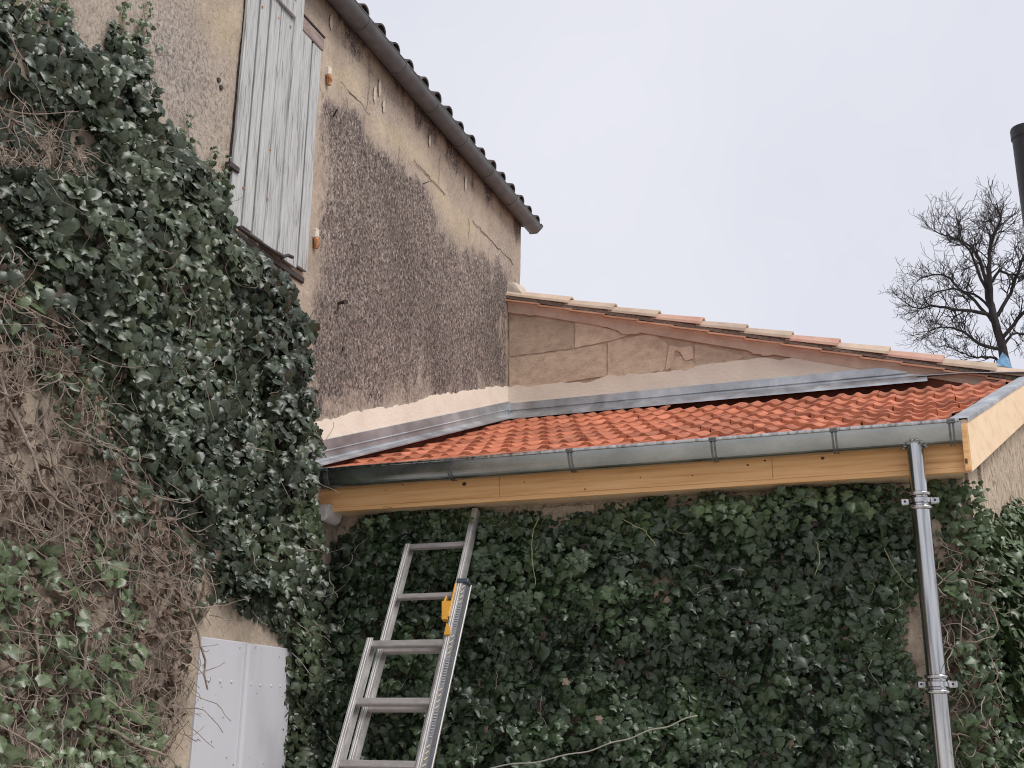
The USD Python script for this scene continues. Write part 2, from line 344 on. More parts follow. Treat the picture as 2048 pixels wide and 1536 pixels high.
def leaf_mat(name, stops, rough=0.36):
    mat(name, {
        "g": ("geometry", {}), "r": ("rgb_ramp", {"ramp": stops}),
        "ma": ("mapping", {"scale": (2.2, 2.2, 2.2)}), "na": ("noise_texture", {"scale": 1.0, "detail": 3.0}), "k1": ("math", {"math_type": "multiply_add", "value2": 0.85, "value3": -0.53}), "k2": ("math", {"math_type": "multiply_add", "value2": 1.2}),
        "m": ("mapping", {"scale": (45, 45, 45)}), "n": ("noise_texture", {"scale": 1.0, "detail": 4.0}),
        "v": ("map_range", {"from_min": 0.3, "from_max": 0.7, "to_min": 0.78, "to_max": 1.22}),
        "h": ("hsv", {"hue": 0.5, "saturation": 1.0, "fac": 1.0}),
        "b": ("bump", {"strength": 0.25, "distance": 0.004}),
        "p": ("principled_bsdf", {"roughness": rough, "specular_ior_level": 0.5}),
        "t": ("translucent_bsdf", {}), "mc": ("mix_closure", {"fac": 0.06}),
        "at": ("attribute", {"attribute": "mask"}), "sp": ("separate_xyz", {}), "pw": ("math", {"math_type": "power", "value2": 4.0}), "pm": ("math", {"math_type": "multiply", "value2": 0.55}),
        "vc": ("hsv", {"hue": 0.49, "saturation": 0.8, "value": 2.0, "fac": 1.0}), "mv": ("mix_color", {}),
    }, [("g.position", "ma.vector"), ("ma.vector", "na.vector"), ("g.random_per_island", "k1.value1"), ("na.fac", "k2.value1"), ("k1.value", "k2.value3"), ("k2.value", "r.fac"), ("g.position", "m.vector"), ("m.vector", "n.vector"), ("n.fac", "v.value"), ("v.result", "h.value"), ("r.color", "h.color"),
        ("at.vector", "sp.vector"), ("sp.x", "pw.value1"), ("pw.value", "pm.value1"), ("pm.value", "mv.fac"), ("h.color", "vc.color"), ("h.color", "mv.a"), ("vc.color", "mv.b"), ("mv.result", "p.base_color"), ("h.color", "t.color"), ("n.fac", "b.height"), ("b.normal", "p.normal"), ("p.BSDF", "mc.closure1"), ("t.BSDF", "mc.closure2")], surface="mc.closure")


leaf_mat("ivy_grey_green", [(0.0, (0.018, 0.027, 0.014)), (0.4, (0.054, 0.074, 0.037)), (0.75, (0.098, 0.126, 0.066)), (0.92, (0.138, 0.175, 0.080)), (1.0, (0.21, 0.25, 0.085))])
leaf_mat("ivy_deep_green", [(0.0, (0.016, 0.030, 0.012)), (0.4, (0.056, 0.094, 0.038)), (0.75, (0.110, 0.168, 0.070)), (0.92, (0.160, 0.225, 0.078)), (1.0, (0.25, 0.31, 0.08))])
leaf_mat("ivy_light_green", [(0.0, (0.036, 0.060, 0.023)), (0.5, (0.084, 0.130, 0.048)), (0.9, (0.135, 0.19, 0.072)), (1.0, (0.23, 0.27, 0.08))])
leaf_mat("ivy_pale_green", [(0.0, (0.060, 0.084, 0.038)), (0.5, (0.118, 0.158, 0.074)), (0.9, (0.18, 0.225, 0.108)), (1.0, (0.25, 0.30, 0.11))])
leaf_mat("dead_leaf", [(0.0, (0.095, 0.064, 0.045)), (0.5, (0.20, 0.138, 0.096)), (0.85, (0.34, 0.225, 0.145)), (1.0, (0.50, 0.25, 0.11))], rough=0.8)
M = MATS

# ------------------------------------------------------------------ ground
gnd = trimesh.creation.box([600, 600, 0.2]); gnd.apply_translation([0, 0, -0.1])
o = usdkit.mesh(stage, "/World/ground", gnd, M["gravel"]).GetPrim()
for k, v in (("label", "grey gravel yard in front of the buildings"), ("category", "ground"), ("kind", "structure")):
    o.SetCustomDataByKey(k, v)

# ------------------------------------------------------------------ the tall house (its flank is the plane x = XA)
XA, YB, YC = -3.912, 10.2, 6.9
house = thing("house", "tall old rendered house with lichen-stained flank, shuttered window and dark eaves gutter", "house", (XA, 7.0, 0))


def poly_px(px, axis, val, keep):
    return np.array([at(u, v, axis, val)[keep] for u, v in px])


def wall_flank():
    ys = np.arange(2.6, 10.521, 0.03); ys[-1] = 10.52
    zs = np.append(np.arange(0.0, 6.78, 0.03), 6.78)
    Y, Z = np.meshgrid(ys, zs, indexing="ij")
    P = np.stack([np.zeros_like(Y), Y, Z], -1)
    h = (meshkit.fbm(P * 2.2, 4, 3) - 0.5) * 0.022 + (meshkit.fbm(P * 14, 3, 5) - 0.5) * 0.009
    X = XA + h
    # stains, drawn on the wall itself (y along, z up)
    dark_poly = Polygon(poly_px([(640, 180), (690, 195), (735, 215), (742, 270), (760, 290), (800, 315), (850, 355), (872, 400), (885, 455), (915, 490), (955, 470), (990, 510), (1035, 570), (1017, 600), (1017, 780), (900, 800), (800, 800), (700, 830), (625, 860), (600, 700), (640, 560), (628, 430), (640, 300)], 0, XA, [1, 2]))
    grey_poly = Polygon(poly_px([(210, -40), (330, -20), (420, 60), (460, 130), (450, 240), (400, 330), (330, 300), (270, 160)], 0, XA, [1, 2]))
    light_poly = Polygon(poly_px([(560, 560), (690, 600), (690, 640), (650, 700), (670, 900), (600, 960), (560, 800)], 0, XA, [1, 2]))
    och_polys = [Polygon(poly_px(q, 0, XA, [1, 2])) for q in (
        [(640, 110), (720, 140), (735, 215), (690, 195), (650, 170)], [(735, 215), (800, 250), (880, 340), (905, 400), (950, 440), (965, 485), (915, 485), (880, 430), (850, 350), (790, 310), (745, 270)],
        [(400, 0), (490, 0), (480, 130), (420, 90)])]
    pts = shapely.points(np.stack([Y.ravel(), Z.ravel()], 1))
    sd = lambda g, w: np.clip(0.5 - (np.where(shapely.contains(g, pts), -1, 1) * shapely.distance(g.exterior, pts)).reshape(Y.shape) / w, 0, 1)
    wob = (meshkit.fbm(P * np.array([1, 3.0, 1.2]), 4, 9) - 0.5)
    dk = sd(dark_poly, 0.5) * (0.86 + 0.5 * wob)
    strk = meshkit.fbm(P * np.array([1, 11.0, 0.9]), 4, 51) - 0.5
    blot = meshkit.fbm(P * np.array([1, 2.6, 2.2]), 4, 52) - 0.5
    dk = dk * np.clip(1 + 0.75 * strk + 0.5 * blot, 0.35, 1.3)
    lp = sd(light_poly, 0.5)
    dk = dk * (1 - 0.42 * lp) + 0.18 * lp
    gy = np.clip(sd(grey_poly, 0.9) * (0.9 + 0.9 * wob), 0, 0.95)
    band = np.clip((Z - 6.28) / 0.45, 0, 1) * np.clip((Y - 6.2) / 0.5, 0, 1)      # damp run-off below the eaves gutter
    run = meshkit.fbm(P * np.array([1, 5.0, 0.7]), 4, 21)
    dk = np.maximum(dk, np.clip(band * (run * 1.7 - 0.22), 0, 1))
    gy = np.maximum(gy, 0.45 * np.clip((meshkit.fbm(P * np.array([1, 1.6, 1.0]), 4, 31) - 0.3) * 3, 0, 1))
    oc = np.max([sd(g, 0.28) for g in och_polys], axis=0)
    low = np.clip((5.0 - Z) / 0.8, 0, 1) * np.clip((6.5 - Y) / 0.5, 0, 1)
    dk = dk * (1 - 0.75 * oc) * (1 - 0.8 * low)
    gy = gy * (1 - 0.8 * oc) * (1 - 0.7 * low)
    oc = np.maximum(0.8 * oc, 0.42 * low)
    mask = np.stack([dk, oc, gy], -1).reshape(-1, 3)
    n, k = Y.shape
    i, j = np.meshgrid(np.arange(n - 1), np.arange(k - 1), indexing="ij")
    q = np.stack([i * k + j, (i + 1) * k + j, (i + 1) * k + j + 1, i * k + j + 1], -1).reshape(-1, 4)
    v = np.stack([X, Y, Z], -1).reshape(-1, 3)
    return v, np.vstack([q[:, [0, 1, 2]], q[:, [0, 2, 3]]]), mask


v, f, mk = wall_flank()
part(house, "wall", (v, f), M["old_render"], smooth=True, mask=mk)
part(house, "wall_core", box(-9.0, XA - 0.03, 2.6, 10.515, 0, 6.78), M["rough_plaster"])
# joints of the ashlar showing through the render as fine open cracks
for seed, (y0, y1, z0, z1) in enumerate([(6.62, 7.9, 6.235, 6.225), (7.9, 9.2, 6.225, 6.235), (9.2, 10.3, 6.235, 6.245)]):
    p = ragged([(y0, z0), (y1, z1)], 0.03, 0.03, 40 + seed)
    w = 0.0012 + 0.003 * meshkit.noise(np.stack([p[:, 0] * 6, p[:, 1], p[:, 1]], 1), 4)
    runs, cur = [], []
    for k in range(len(p)):
        if meshkit.noise(np.array([p[k, 0] * 2.2, 0.3, 0.9]), 77) > 0.36: cur.append(k)
        elif cur: runs.append(cur); cur = []
    if cur: runs.append(cur)
    for c in runs:
        if len(c) > 2: part(house, "wall_crack", tube([(XA + 0.006, *p[k]) for k in c], np.maximum(w[c], 0.0012), 5), M["crack_dirt"])
for y, z0, z1 in [(7.05, 6.24, 6.62), (7.62, 5.98, 6.22), (8.42, 6.24, 6.55), (9.1, 6.02, 6.23), (6.72, 5.95, 6.22)]:
    p = ragged([(y, z0), (y + 0.01, z1)], 0.03, 0.03, int(y * 10))
    part(house, "wall_crack", tube([(XA + 0.006, *q) for q in p], 0.0016, 5), M["crack_dirt"])
for u, vv in [(661, 45), (758, 175), (748, 190), (766, 213), (858, 282), (930, 367)]:
    c = at(u, vv, 0, XA)
    m = trimesh.creation.icosphere(2, 1.0)
    h = 0.045 + 0.04 * rng.random()
    m.apply_scale([0.005, 0.022, h]); m.apply_translation([XA + 0.008, c[1], c[2]])
    v, f = as_vf(m); v = v + (meshkit.fbm(v * 40, 2, int(u)) - 0.5)[:, None] * np.array([0.002, 0.02, 0.03])
    part(house, "patch_of_filler", (v, f), M["filler"], smooth=True)

# fresh render band above the flashing
lineA = [at(u, w, 0, XA)[[1, 2]] for u, w in [(590, 860), (640, 842), (672, 835), (700, 826), (722, 824), (750, 818), (800, 812), (826, 806), (846, 795), (880, 790), (905, 785), (960, 778), (990, 773), (1017, 773)]]
topA = ragged(lineA, 0.022, 0.025, 11)
polA = Polygon(list(topA) + [(YB, 4.58), (6.45, 3.3)])
part(house, "render_band", extr(polA.buffer(0), (XA - 0.02, 0, 0), (XA + 0.009, 0, 0), (0, 1, 0), (0, 0, 1)), M["fresh_render"])

# window shutters
def planks(parent, edges, z0, z1s, x0, x1, m):
    for k in range(len(edges) - 1):
        a, b = edges[k] + 0.008, edges[k + 1] - 0.008
        part(parent, "plank", box(x0, x1 + 0.003 * ((k * 7) % 3 - 1), a, b, z0 + 0.012 * (((k * 5) % 3) - 1), z1s[k], 0.004), m)


part(house, "window_shadow_board", box(XA - 0.03, -3.898, 5.36, 6.27, 4.58, 6.39), M["dark_iron"])  # added dark board; its colour stands for shade between the planks
sh1 = group_part(house, "shutter", "taller left shutter of weathered white planks with flaking paint")
planks(sh1, [5.345, 5.485, 5.60, 5.73, 5.90], 4.565, [6.74] * 4, -3.895, -3.868, M["flaked_paint"])
part(sh1, "cover_strip", box(-3.893, -3.852, 5.885, 5.985, 4.56, 6.745, 0.006), M["flaked_paint"])
part(sh1, "rail", box(-3.868, -3.845, 5.36, 5.88, 6.30, 6.42, 0.005), M["flaked_paint"])
part(sh1, "hinge", box(-3.90, -3.855, 5.30, 5.40, 4.885, 4.925, 0.004), M["dark_iron"])
for (u, w) in [(525, 14), (557, 36), (582, 53), (487, 375), (535, 395), (540, 300)]:
    c = at(u, w, 0, -3.866)
    part(sh1, "nail", tube([c, c + [0.004, 0, 0]], 0.008, 8), M["rust"])
sh2 = group_part(house, "shutter", "shorter right shutter of weathered white planks with a bare wooden top rail")
planks(sh2, [5.985, 6.155, 6.285], 4.565, [6.31, 6.29], -3.897, -3.872, M["flaked_paint"])
part(sh2, "rail", box(-3.897, -3.866, 5.99, 6.295, 6.295, 6.40, 0.005), M["bare_wood"])
part(sh2, "drip_edge", box(-3.905, -3.86, 5.99, 6.30, 6.402, 6.418, 0.003), M["dark_iron"])  # dark strip that stands for the shadow line along the shutter top
part(sh2, "latch_bar", cat_([tube([(-3.862, 5.45, 4.545), (-3.855, 5.80, 4.543), (-3.845, 5.93, 4.545), (-3.835, 5.97, 4.57), (-3.83, 6.02, 4.575)], 0.012, 8)]), M["dark_iron"])
part(house, "window_sill", box(XA - 0.1, -3.895, 5.36, 6.29, 4.50, 4.545, 0.006), M["dark_iron"])
for (y, z) in [(6.425, 6.18), (6.395, 4.88)]:
    hk = group_part(house, "shutter_stop")
    part(hk, "socket", box(XA - 0.02, XA + 0.035, y - 0.022, y + 0.022, z - 0.005, z + 0.07, 0.008), M["pale_cement"])
    part(hk, "pin", tube([(XA + 0.02, y, z + 0.005), (XA + 0.028, y + 0.004, z - 0.03), (XA + 0.02, y + 0.008, z - 0.075)], [0.02, 0.022, 0.015], 10), M["rust"])
part(house, "iron_spike", tube([at(667, 232, 0, XA), at(675, 218, 0, XA + 0.06)], 0.006, 6), M["dark_iron"])
part(house, "iron_spike", tube([at(845, 368, 0, XA), at(858, 363, 0, XA + 0.06)], 0.004, 6), M["dark_iron"])
part(house, "iron_spike", cat_([tube([at(676, 607, 0, XA), at(686, 604, 0, XA + 0.05), at(692, 604, 0, XA + 0.09)], [0.012, 0.014, 0.018], 8)]), M["dark_iron"])
for (u, w) in [(686, 697), (437, 160), (442, 175)]:
    c = at(u, w, 0, XA)
    part(house, "wall_hole", tube([c - [0.01, 0, 0], c + [0.008, 0, 0]], 0.016, 9), M["dark_iron"])

# double door, painted white
door = group_part(house, "door", "white painted double door set in the ivy")
part(door, "leaf", box(XA - 0.03, -3.892, 5.475, 5.935, 0.02, 2.10, 0.005), M["white_paint"])
part(door, "leaf", box(XA - 0.03, -3.89, 5.939, 6.43, 0.02, 2.098, 0.005), M["white_paint"])
part(door, "cover_strip", extr(Polygon([(0, 0), (0.075, 0), (0.066, 0.012), (0.048, 0.013), (0.042, 0.019), (0.022, 0.019), (0.016, 0.012), (0.004, 0.010)]), (-3.891, 5.905, 0.03), (-3.891, 5.905, 2.095), (0, 1, 0), (1, 0, 0)), M["white_paint"])
for y in (5.57, 5.68, 5.79, 5.99, 6.09, 6.21, 6.31, 6.39):
    m = trimesh.creation.icosphere(2, 0.009); m.apply_scale([0.6, 1, 1]); m.apply_translation([-3.89, y, 1.868 + 0.004 * math.sin(y * 9)])
    part(door, "bolt_head", m, M["white_paint"], smooth=True)
chip = []
for k in range(60):
    y, z = (rng.uniform(5.5, 6.42), rng.uniform(1.35, 2.08)) if k < 26 else (rng.uniform(6.40, 6.43), rng.uniform(1.4, 2.05))
    r = rng.uniform(0.0015, 0.005)
    chip.append(tube([(-3.893, y, z), (-3.8885, y, z)], r, 6))
part(door, "paint_chip", cat_(chip), M["bare_wood"], kind="stuff")

# dark eaves gutter of the house and the canal tiles above it
gx, gr, gz = -3.80, 0.082, 6.785
th = np.linspace(np.pi, 2 * np.pi, 19)
prof = [(gr * math.cos(a), gr * math.sin(a)) for a in th]
eg = group_part(house, "eaves_gutter", "dark grey half-round gutter along the eaves of the tall house")
part(eg, "trough", extr(sheet(prof, 0.004), (gx, 2.6, gz), (gx, 10.60, gz), (1, 0, 0), (0, 0, 1)), M["dark_gutter"], smooth=40)
part(eg, "rim", tube([(gx + gr, y, gz) for y in np.linspace(2.6, 10.6, 12)], 0.007, 8), M["dark_gutter"], smooth=True)
for y in np.arange(4.13, 10.3, 0.641):
    part(eg, "joint_sleeve", extr(sheet([(c * 1.05, s * 1.05) for c, s in prof], 0.006), (gx, y - 0.018, gz), (gx, y + 0.018, gz), (1, 0, 0), (0, 0, 1)), M["dark_gutter"], smooth=40)
cap = Polygon([(c * 1.02, s * 1.02) for c, s in prof])
part(eg, "end_cap", extr(cap, (gx, 10.585, gz), (gx, 10.605, gz), (1, 0, 0), (0, 0, 1)), M["dark_gutter"])
part(eg, "end_cap", extr(Polygon([(-0.05, -0.075), (0.03, -0.08), (0.075, -0.04), (0.095, 0.01), (0.05, 0.0), (0.0, -0.02)]), (gx, 10.60, gz), (gx, 10.64, gz), (1, 0, 0), (0, 0, 1)), M["dark_gutter"])
roof_old = group_part(house, "roof", "dark weathered canal tile roof of the tall house")
sl = np.array([-1, 0, 0.30]); sl = sl / np.linalg.norm(sl); nr = np.array([0.30, 0, 1.0]); nr /= np.linalg.norm(nr)
part(roof_old, "deck", hexa([(-3.80, 2.6, 6.80), (-3.80, 10.55, 6.80), (-3.80, 2.6, 6.775), (-3.80, 10.55, 6.775), (-9, 2.6, 8.36), (-9, 10.55, 8.36), (-9, 2.6, 8.33), (-9, 10.55, 8.33)]), M["old_tile"])
half = [(0.072 * math.cos(a), 0.062 * math.sin(a)) for a in np.linspace(0, np.pi, 9)]
for y in np.arange(3.24, 10.62, 0.2625):
    for k in range(2):
        j = (rng.random(3) - 0.5) * 0.02
        o0 = np.array([-3.745 + j[0], y + j[1], 6.812 + j[2] * 0.5]) + sl * 0.42 * k + nr * 0.012 * k
        part(roof_old, "cover_tile", extr(sheet(half, 0.014), o0, o0 + sl * 0.46 - nr * 0.004, (0, 1, 0), nr), M["old_tile"], smooth=40)
    o0 = np.array([-3.755, y + 0.131, 6.862])
    part(roof_old, "pan_tile", extr(sheet([(c, -s) for c, s in half], 0.014), o0, o0 + sl * 0.5, (0, 1, 0), nr), M["old_tile"], smooth=40)

# ------------------------------------------------------------------ the wing behind (its gable is the plane y = YB)
wing = thing("gable_wing", "lower stone wing with a gable wall under a sloping verge of cream tiles", "building", (-1.5, YB, 0))
VS = -0.2875
zv = lambda x: 5.891 + VS * (x + 3.795)             # top of the verge tiles
wx1 = 4.2
wallpoly = Polygon([(XA, 0), (wx1, 0), (wx1, zv(wx1) - 0.2), (XA, zv(XA) - 0.2)])
part(wing, "gable_wall", extr(wallpoly, (0, YB, 0), (0, YB + 0.35, 0), (1, 0, 0), (0, 0, 1)), M["gable_backing"])
part(wing, "roof", hexa([(XA, YB + 0.12, zv(XA) - 0.11), (wx1, YB + 0.12, zv(wx1) - 0.11), (XA, YB + 4, zv(XA) - 0.11), (wx1, YB + 4, zv(wx1) - 0.11), (XA, YB + 0.12, zv(XA) - 0.17), (wx1, YB + 0.12, zv(wx1) - 0.17), (XA, YB + 4, zv(XA) - 0.17), (wx1, YB + 4, zv(wx1) - 0.17)]), M["flat_tile"])
blocks = [
    [(1019, 640), (1060, 634), (1100, 630), (1147, 640), (1148, 668), (1146, 697), (1080, 706), (1019, 713)],
    [(1151, 641), (1200, 652), (1258, 671), (1212, 684), (1150, 696)],
    [(1019, 717), (1080, 710), (1148, 699), (1212, 688), (1213, 720), (1212, 752), (1110, 768), (1019, 778)],
    [(1216, 686), (1240, 679), (1270, 673), (1310, 668), (1336, 690), (1333, 710), (1328, 742), (1216, 756)],
    [(1339, 691), (1360, 695), (1385, 692), (1386, 718), (1370, 722), (1362, 706), (1350, 700), (1345, 735), (1331, 742), (1336, 712)],
    [(1345, 722), (1362, 710), (1370, 724), (1387, 722), (1395, 737), (1340, 750)],
    [(1389, 690), (1430, 697), (1490, 712), (1470, 722), (1420, 730), (1390, 733)],
    [(1418, 733), (1470, 725), (1540, 714), (1560, 722), (1500, 740), (1430, 748)],
]
for k, b in enumerate(blocks):
    p = poly_px(b, 1, YB, [0, 2])
    q = ragged(list(p) + [p[0]], 0.007, 0.035, 60 + k)
    g = Polygon(q[:-1]).buffer(-0.0005).buffer(0)
    d0 = 0.005 + 0.003 * (k % 3)
    part(wing, "stone_block", extr(g, (0, YB + 0.01, 0), (0, YB - d0, 0), (1, 0, 0), (0, 0, 1)), M["gable_stone"])
# ragged pink mortar under the verge
low = poly_px([(1016, 628), (1045, 630), (1060, 634), (1100, 628), (1148, 638), (1200, 650), (1255, 672), (1300, 664), (1330, 660), (1345, 670), (1390, 678), (1440, 682), (1475, 688), (1490, 702), (1530, 716), (1560, 709), (1600, 712), (1650, 717), (1760, 722), (1900, 742), (2100, 772)], 1, YB, [0, 2])
lowr = ragged(low, 0.02, 0.03, 90)
mp = Polygon(list(lowr) + [(lowr[-1][0], zv(lowr[-1][0]) - 0.14), (XA, zv(XA) - 0.14)]).buffer(0)
part(wing, "verge_mortar", extr(mp, (0, YB + 0.01, 0), (0, YB - 0.026, 0), (1, 0, 0), (0, 0, 1)), M["pink_mortar"])
cove = Polygon([(0.02, 0.005), (-0.075, 0.005), (-0.062, -0.006), (-0.035, -0.03), (-0.024, -0.09), (0.02, -0.09)])
part(wing, "cove_mortar", extr(cove, (XA, YB, zv(XA) - 0.148), (wx1, YB, zv(wx1) - 0.148), (0, 1, 0), (0, 0, 1)), M["pink_mortar"], smooth=30)
# fresh render above the lower flashing
topB = ragged(poly_px([(1012, 779), (1030, 771), (1060, 774), (1090, 769), (1130, 766), (1180, 766), (1212, 753), (1260, 750), (1330, 744), (1370, 742), (1400, 731), (1440, 728), (1480, 722), (1530, 717), (1560, 722), (1600, 713), (1700, 716), (1850, 732), (2080, 760)], 1, YB, [0, 2]), 0.013, 0.03, 95)
part(wing, "render_band", extr(Polygon(list(topB) + [(0.9, 4.35), (XA, 4.5)]).buffer(0), (0, YB + 0.01, 0), (0, YB - 0.020, 0), (1, 0, 0), (0, 0, 1)), M["fresh_render"])
# verge: flat tiles, mortar bed, angled cover tiles
ax = np.array([1, 0, VS]); ax /= np.linalg.norm(ax); an = np.array([-VS, 0, 1.0]); an /= np.linalg.norm(an)
x = XA + 0.0
k = 0
while x < wx1 - 0.3:
    L = 0.335
    o0 = np.array([x, 0, zv(x) - 0.142])
    o1 = o0 + ax * (L + 0.03)
    c = lambda p, y, t: (p[0] + an[0] * t, y, p[2] + an[2] * t)
    yf = YB - 0.088 + 0.008 * math.sin(k * 2.1)
    part(wing, "flat_tile", hexa([c(o0, yf, -0.012), c(o0, yf, 0.004), c(o1, yf, 0.002), c(o1, yf, 0.018), c(o0, YB + 0.1, -0.012), c(o0, YB + 0.1, 0.004), c(o1, YB + 0.1, 0.002), c(o1, YB + 0.1, 0.018)]), M["flat_tile"])
    x += L; k += 1
bed = Polygon(list(ragged([(XA, 0.034), (wx1, 0.034)], 0.006, 0.04, 71)) + [(wx1, -0.01), (XA, -0.01)])
bv, bf = extr(bed, (0, YB - 0.078, 0), (0, YB + 0.12, 0), (1, 0, 0), (0, 0, 1))
bv[:, 2] += 5.891 + VS * (bv[:, 0] + 3.795) - 0.114
bv[:, 1] += (meshkit.fbm(np.stack([bv[:, 0] * 9, bv[:, 2] * 9, bv[:, 1]], 1), 3, 8) - 0.5) * 0.03
part(wing, "bed_mortar", (bv, bf), M["bed_mortar"])
ends = [at(u, w, 1, YB - 0.03)[0] for u, w in [(1141, 600), (1228, 609), (1316, 621), (1404, 633), (1491, 647), (1582, 661), (1676, 676), (1776, 690), (1884, 707), (1990, 725)]]
ends = ends + [ends[-1] + 0.43 * (i + 1) for i in range(8)]
prevx = XA + 0.02
cp = lambda s: np.array([(-0.094, -0.014), (-0.088, 0.012), (-0.046, 0.066), (0.0, 0.076), (0.045, 0.066), (0.09, 0.0), (0.076, 0.0), (0.038, 0.052), (0.0, 0.061), (-0.040, 0.052), (-0.074, 0.006), (-0.080, -0.014)]) * s
rose = {3, 6, 8}
for k, xe in enumerate(ends):
    xs = prevx - 0.05
    o0 = np.array([xs, YB - 0.005, zv(xs) - 0.084]); o1 = np.array([xe, YB - 0.005, zv(xe) - 0.062])
    a, b = cp(0.84), cp(1.04)
    jy = (rng.random() - 0.5) * 0.012
    va = o0 + np.stack([an[0] * a[:, 1], a[:, 0] + jy, an[2] * a[:, 1]], 1)
    vb = o1 + np.stack([an[0] * b[:, 1], b[:, 0] + jy, an[2] * b[:, 1]], 1)
    n = len(a); i = np.arange(n); j = (i + 1) % n
    f = np.vstack([np.stack([i, j, j + n], 1), np.stack([i, j + n, i + n], 1)])
    ring = []
    for q in range(5):
        ring += [(q, q + 1, 11 - q - 1), (q, 11 - q - 1, 11 - q)]
    ring = np.array(ring)
    f = np.vstack([f, ring[:, ::-1], ring + n])
    part(wing, "verge_tile", (np.vstack([va, vb]), f), M["rose_tile" if k in rose else "cream_tile"], label="rosy verge tile" if k in rose else None)
    # mortar plug under each free end
    m = trimesh.creation.icosphere(2, 1.0); m.apply_scale([0.03, 0.055, 0.034]); m.apply_translation([xe - 0.035, YB, zv(xe) - 0.045])
    part(wing, "mortar_plug", m, M["bed_mortar"], smooth=True)
    prevx = xe
part(wing, "corner_mortar", hexa([(XA - 0.02, YB - 0.07, 5.80), (XA + 0.16, YB - 0.07, 5.84), (XA - 0.02, YB + 0.2, 5.80), (XA + 0.18, YB + 0.2, 5.86), (XA - 0.02, YB - 0.05, 5.99), (XA + 0.06, YB - 0.04, 5.985), (XA - 0.02, YB + 0.2, 6.03), (XA + 0.08, YB + 0.2, 6.02)]), M["filler"])

# ------------------------------------------------------------------ the lean-to with its new roof
lean = thing("lean_to", "low lean-to with new orange tile roof, timber fascia and zinc gutter over ivy", "building", (-1.8, YC, 0))
SD = np.array([0.1825, 0.983])                       # plan direction of the skewed right-hand side
part(lean, "front_wall", box(XA, 0.12, YC, YC + 0.3, 0, 3.16), M["rough_plaster"])
s0 = np.array([0.12, YC]); s1 = s0 + SD * 3.36
nn = np.array([-SD[1], SD[0]]) * 0.3
part(lean, "side_wall", hexa([(*s0, 0), (*(s0 + nn), 0), (*s1, 0), (*(s1 + nn), 0), (*s0, 3.1), (*(s0 + nn), 3.1), (*s1, 4.15), (*(s1 + nn), 4.15)]), M["rough_plaster"])
# stone faces left bare under the fascia
for k, (x0, x1, z0, z1) in enumerate([(-1.52, -1.22, 2.76, 2.97), (-1.20, -0.95, 2.78, 2.99), (-0.60, -0.36, 2.76, 2.98), (-0.33, -0.08, 2.80, 3.0), (-0.33, -0.02, 2.62, 2.785), (-2.40, -2.05, 2.80, 2.99), (-2.02, -1.75, 2.83, 2.99)]):
    q = ragged([(x0, z0), (x1, z0 + 0.01), (x1, z1), (x0, z1), (x0, z0)], 0.012, 0.04, 130 + k)
    part(lean, "stone_block", extr(Polygon(q[:-1]).buffer(0), (0, YC + 0.01, 0), (0, YC - 0.02, 0), (1, 0, 0), (0, 0, 1)), M["rough_plaster"])
for k, (d0, d1, z0, z1) in enumerate([(0.08, 0.5, 2.7, 3.05), (0.55, 1.2, 2.75, 3.2), (0.1, 0.6, 2.3, 2.66)]):
    a, b = s0 + SD * d0, s0 + SD * d1
    part(lean, "stone_block", extr(Polygon(ragged([(0, z0), (d1 - d0, z0), (d1 - d0, z1), (0, z1), (0, z0)], 0.02, 0.05, 150 + k)[:-1]).buffer(0), (*(a - nn * 0.0), 0), (*(a - nn * 0.07), 0), (SD[0], SD[1], 0), (0, 0, 1)), M["rough_plaster"])

SLOPE, YE = 0.349, 6.617
# the roof has settled a little in the middle: crest heights measured course by course
zd = lambda y: np.interp(y, [6.4, 6.617, 7.017, 7.423, 7.829, 8.235, 8.641, 9.047, 9.453, 9.859, 10.4], [3.225, 3.300, 3.439, 3.576, 3.710, 3.844, 3.984, 4.135, 4.290, 4.449, 4.661]) - 0.072
xe_of = lambda y: 0.172 + 0.1857 * (y - 6.67)       # outer face of the barge board
roof = group_part(lean, "roof", "new orange double-roll clay tile roof")
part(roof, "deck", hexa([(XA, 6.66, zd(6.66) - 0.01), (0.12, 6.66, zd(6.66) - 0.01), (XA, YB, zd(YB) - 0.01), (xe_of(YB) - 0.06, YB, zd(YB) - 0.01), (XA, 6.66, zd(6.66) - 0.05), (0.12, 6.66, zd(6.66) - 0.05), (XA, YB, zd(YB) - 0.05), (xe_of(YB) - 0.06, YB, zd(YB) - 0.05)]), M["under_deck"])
TW = 0.285
def tile_prof(t):
    h = np.zeros_like(t)
    return np.interp(t, [0, 0.010, 0.022, 0.036, 0.050, 0.064, 0.077, 0.090, 0.098, 0.107, 0.116, 0.124, 0.138, 0.152, 0.168, 0.186, 0.200, 0.214, 0.230, 0.242, 0.274, 0.282],
                     0.68 * np.array([0.028, 0.021, 0.010, 0.003, 0.0, 0.003, 0.012, 0.028, 0.034, 0.036, 0.034, 0.028, 0.012, 0.003, 0.0, 0.0, 0.004, 0.014, 0.031, 0.037, 0.037, 0.034]))
TS = np.array([0.0, 0.010, 0.022, 0.036, 0.050, 0.064, 0.077, 0.084, 0.090, 0.098, 0.107, 0.116, 0.124, 0.131, 0.138, 0.152, 0.168, 0.186, 0.200, 0.207, 0.214, 0.222, 0.230, 0.242, 0.258, 0.274, 0.2815])
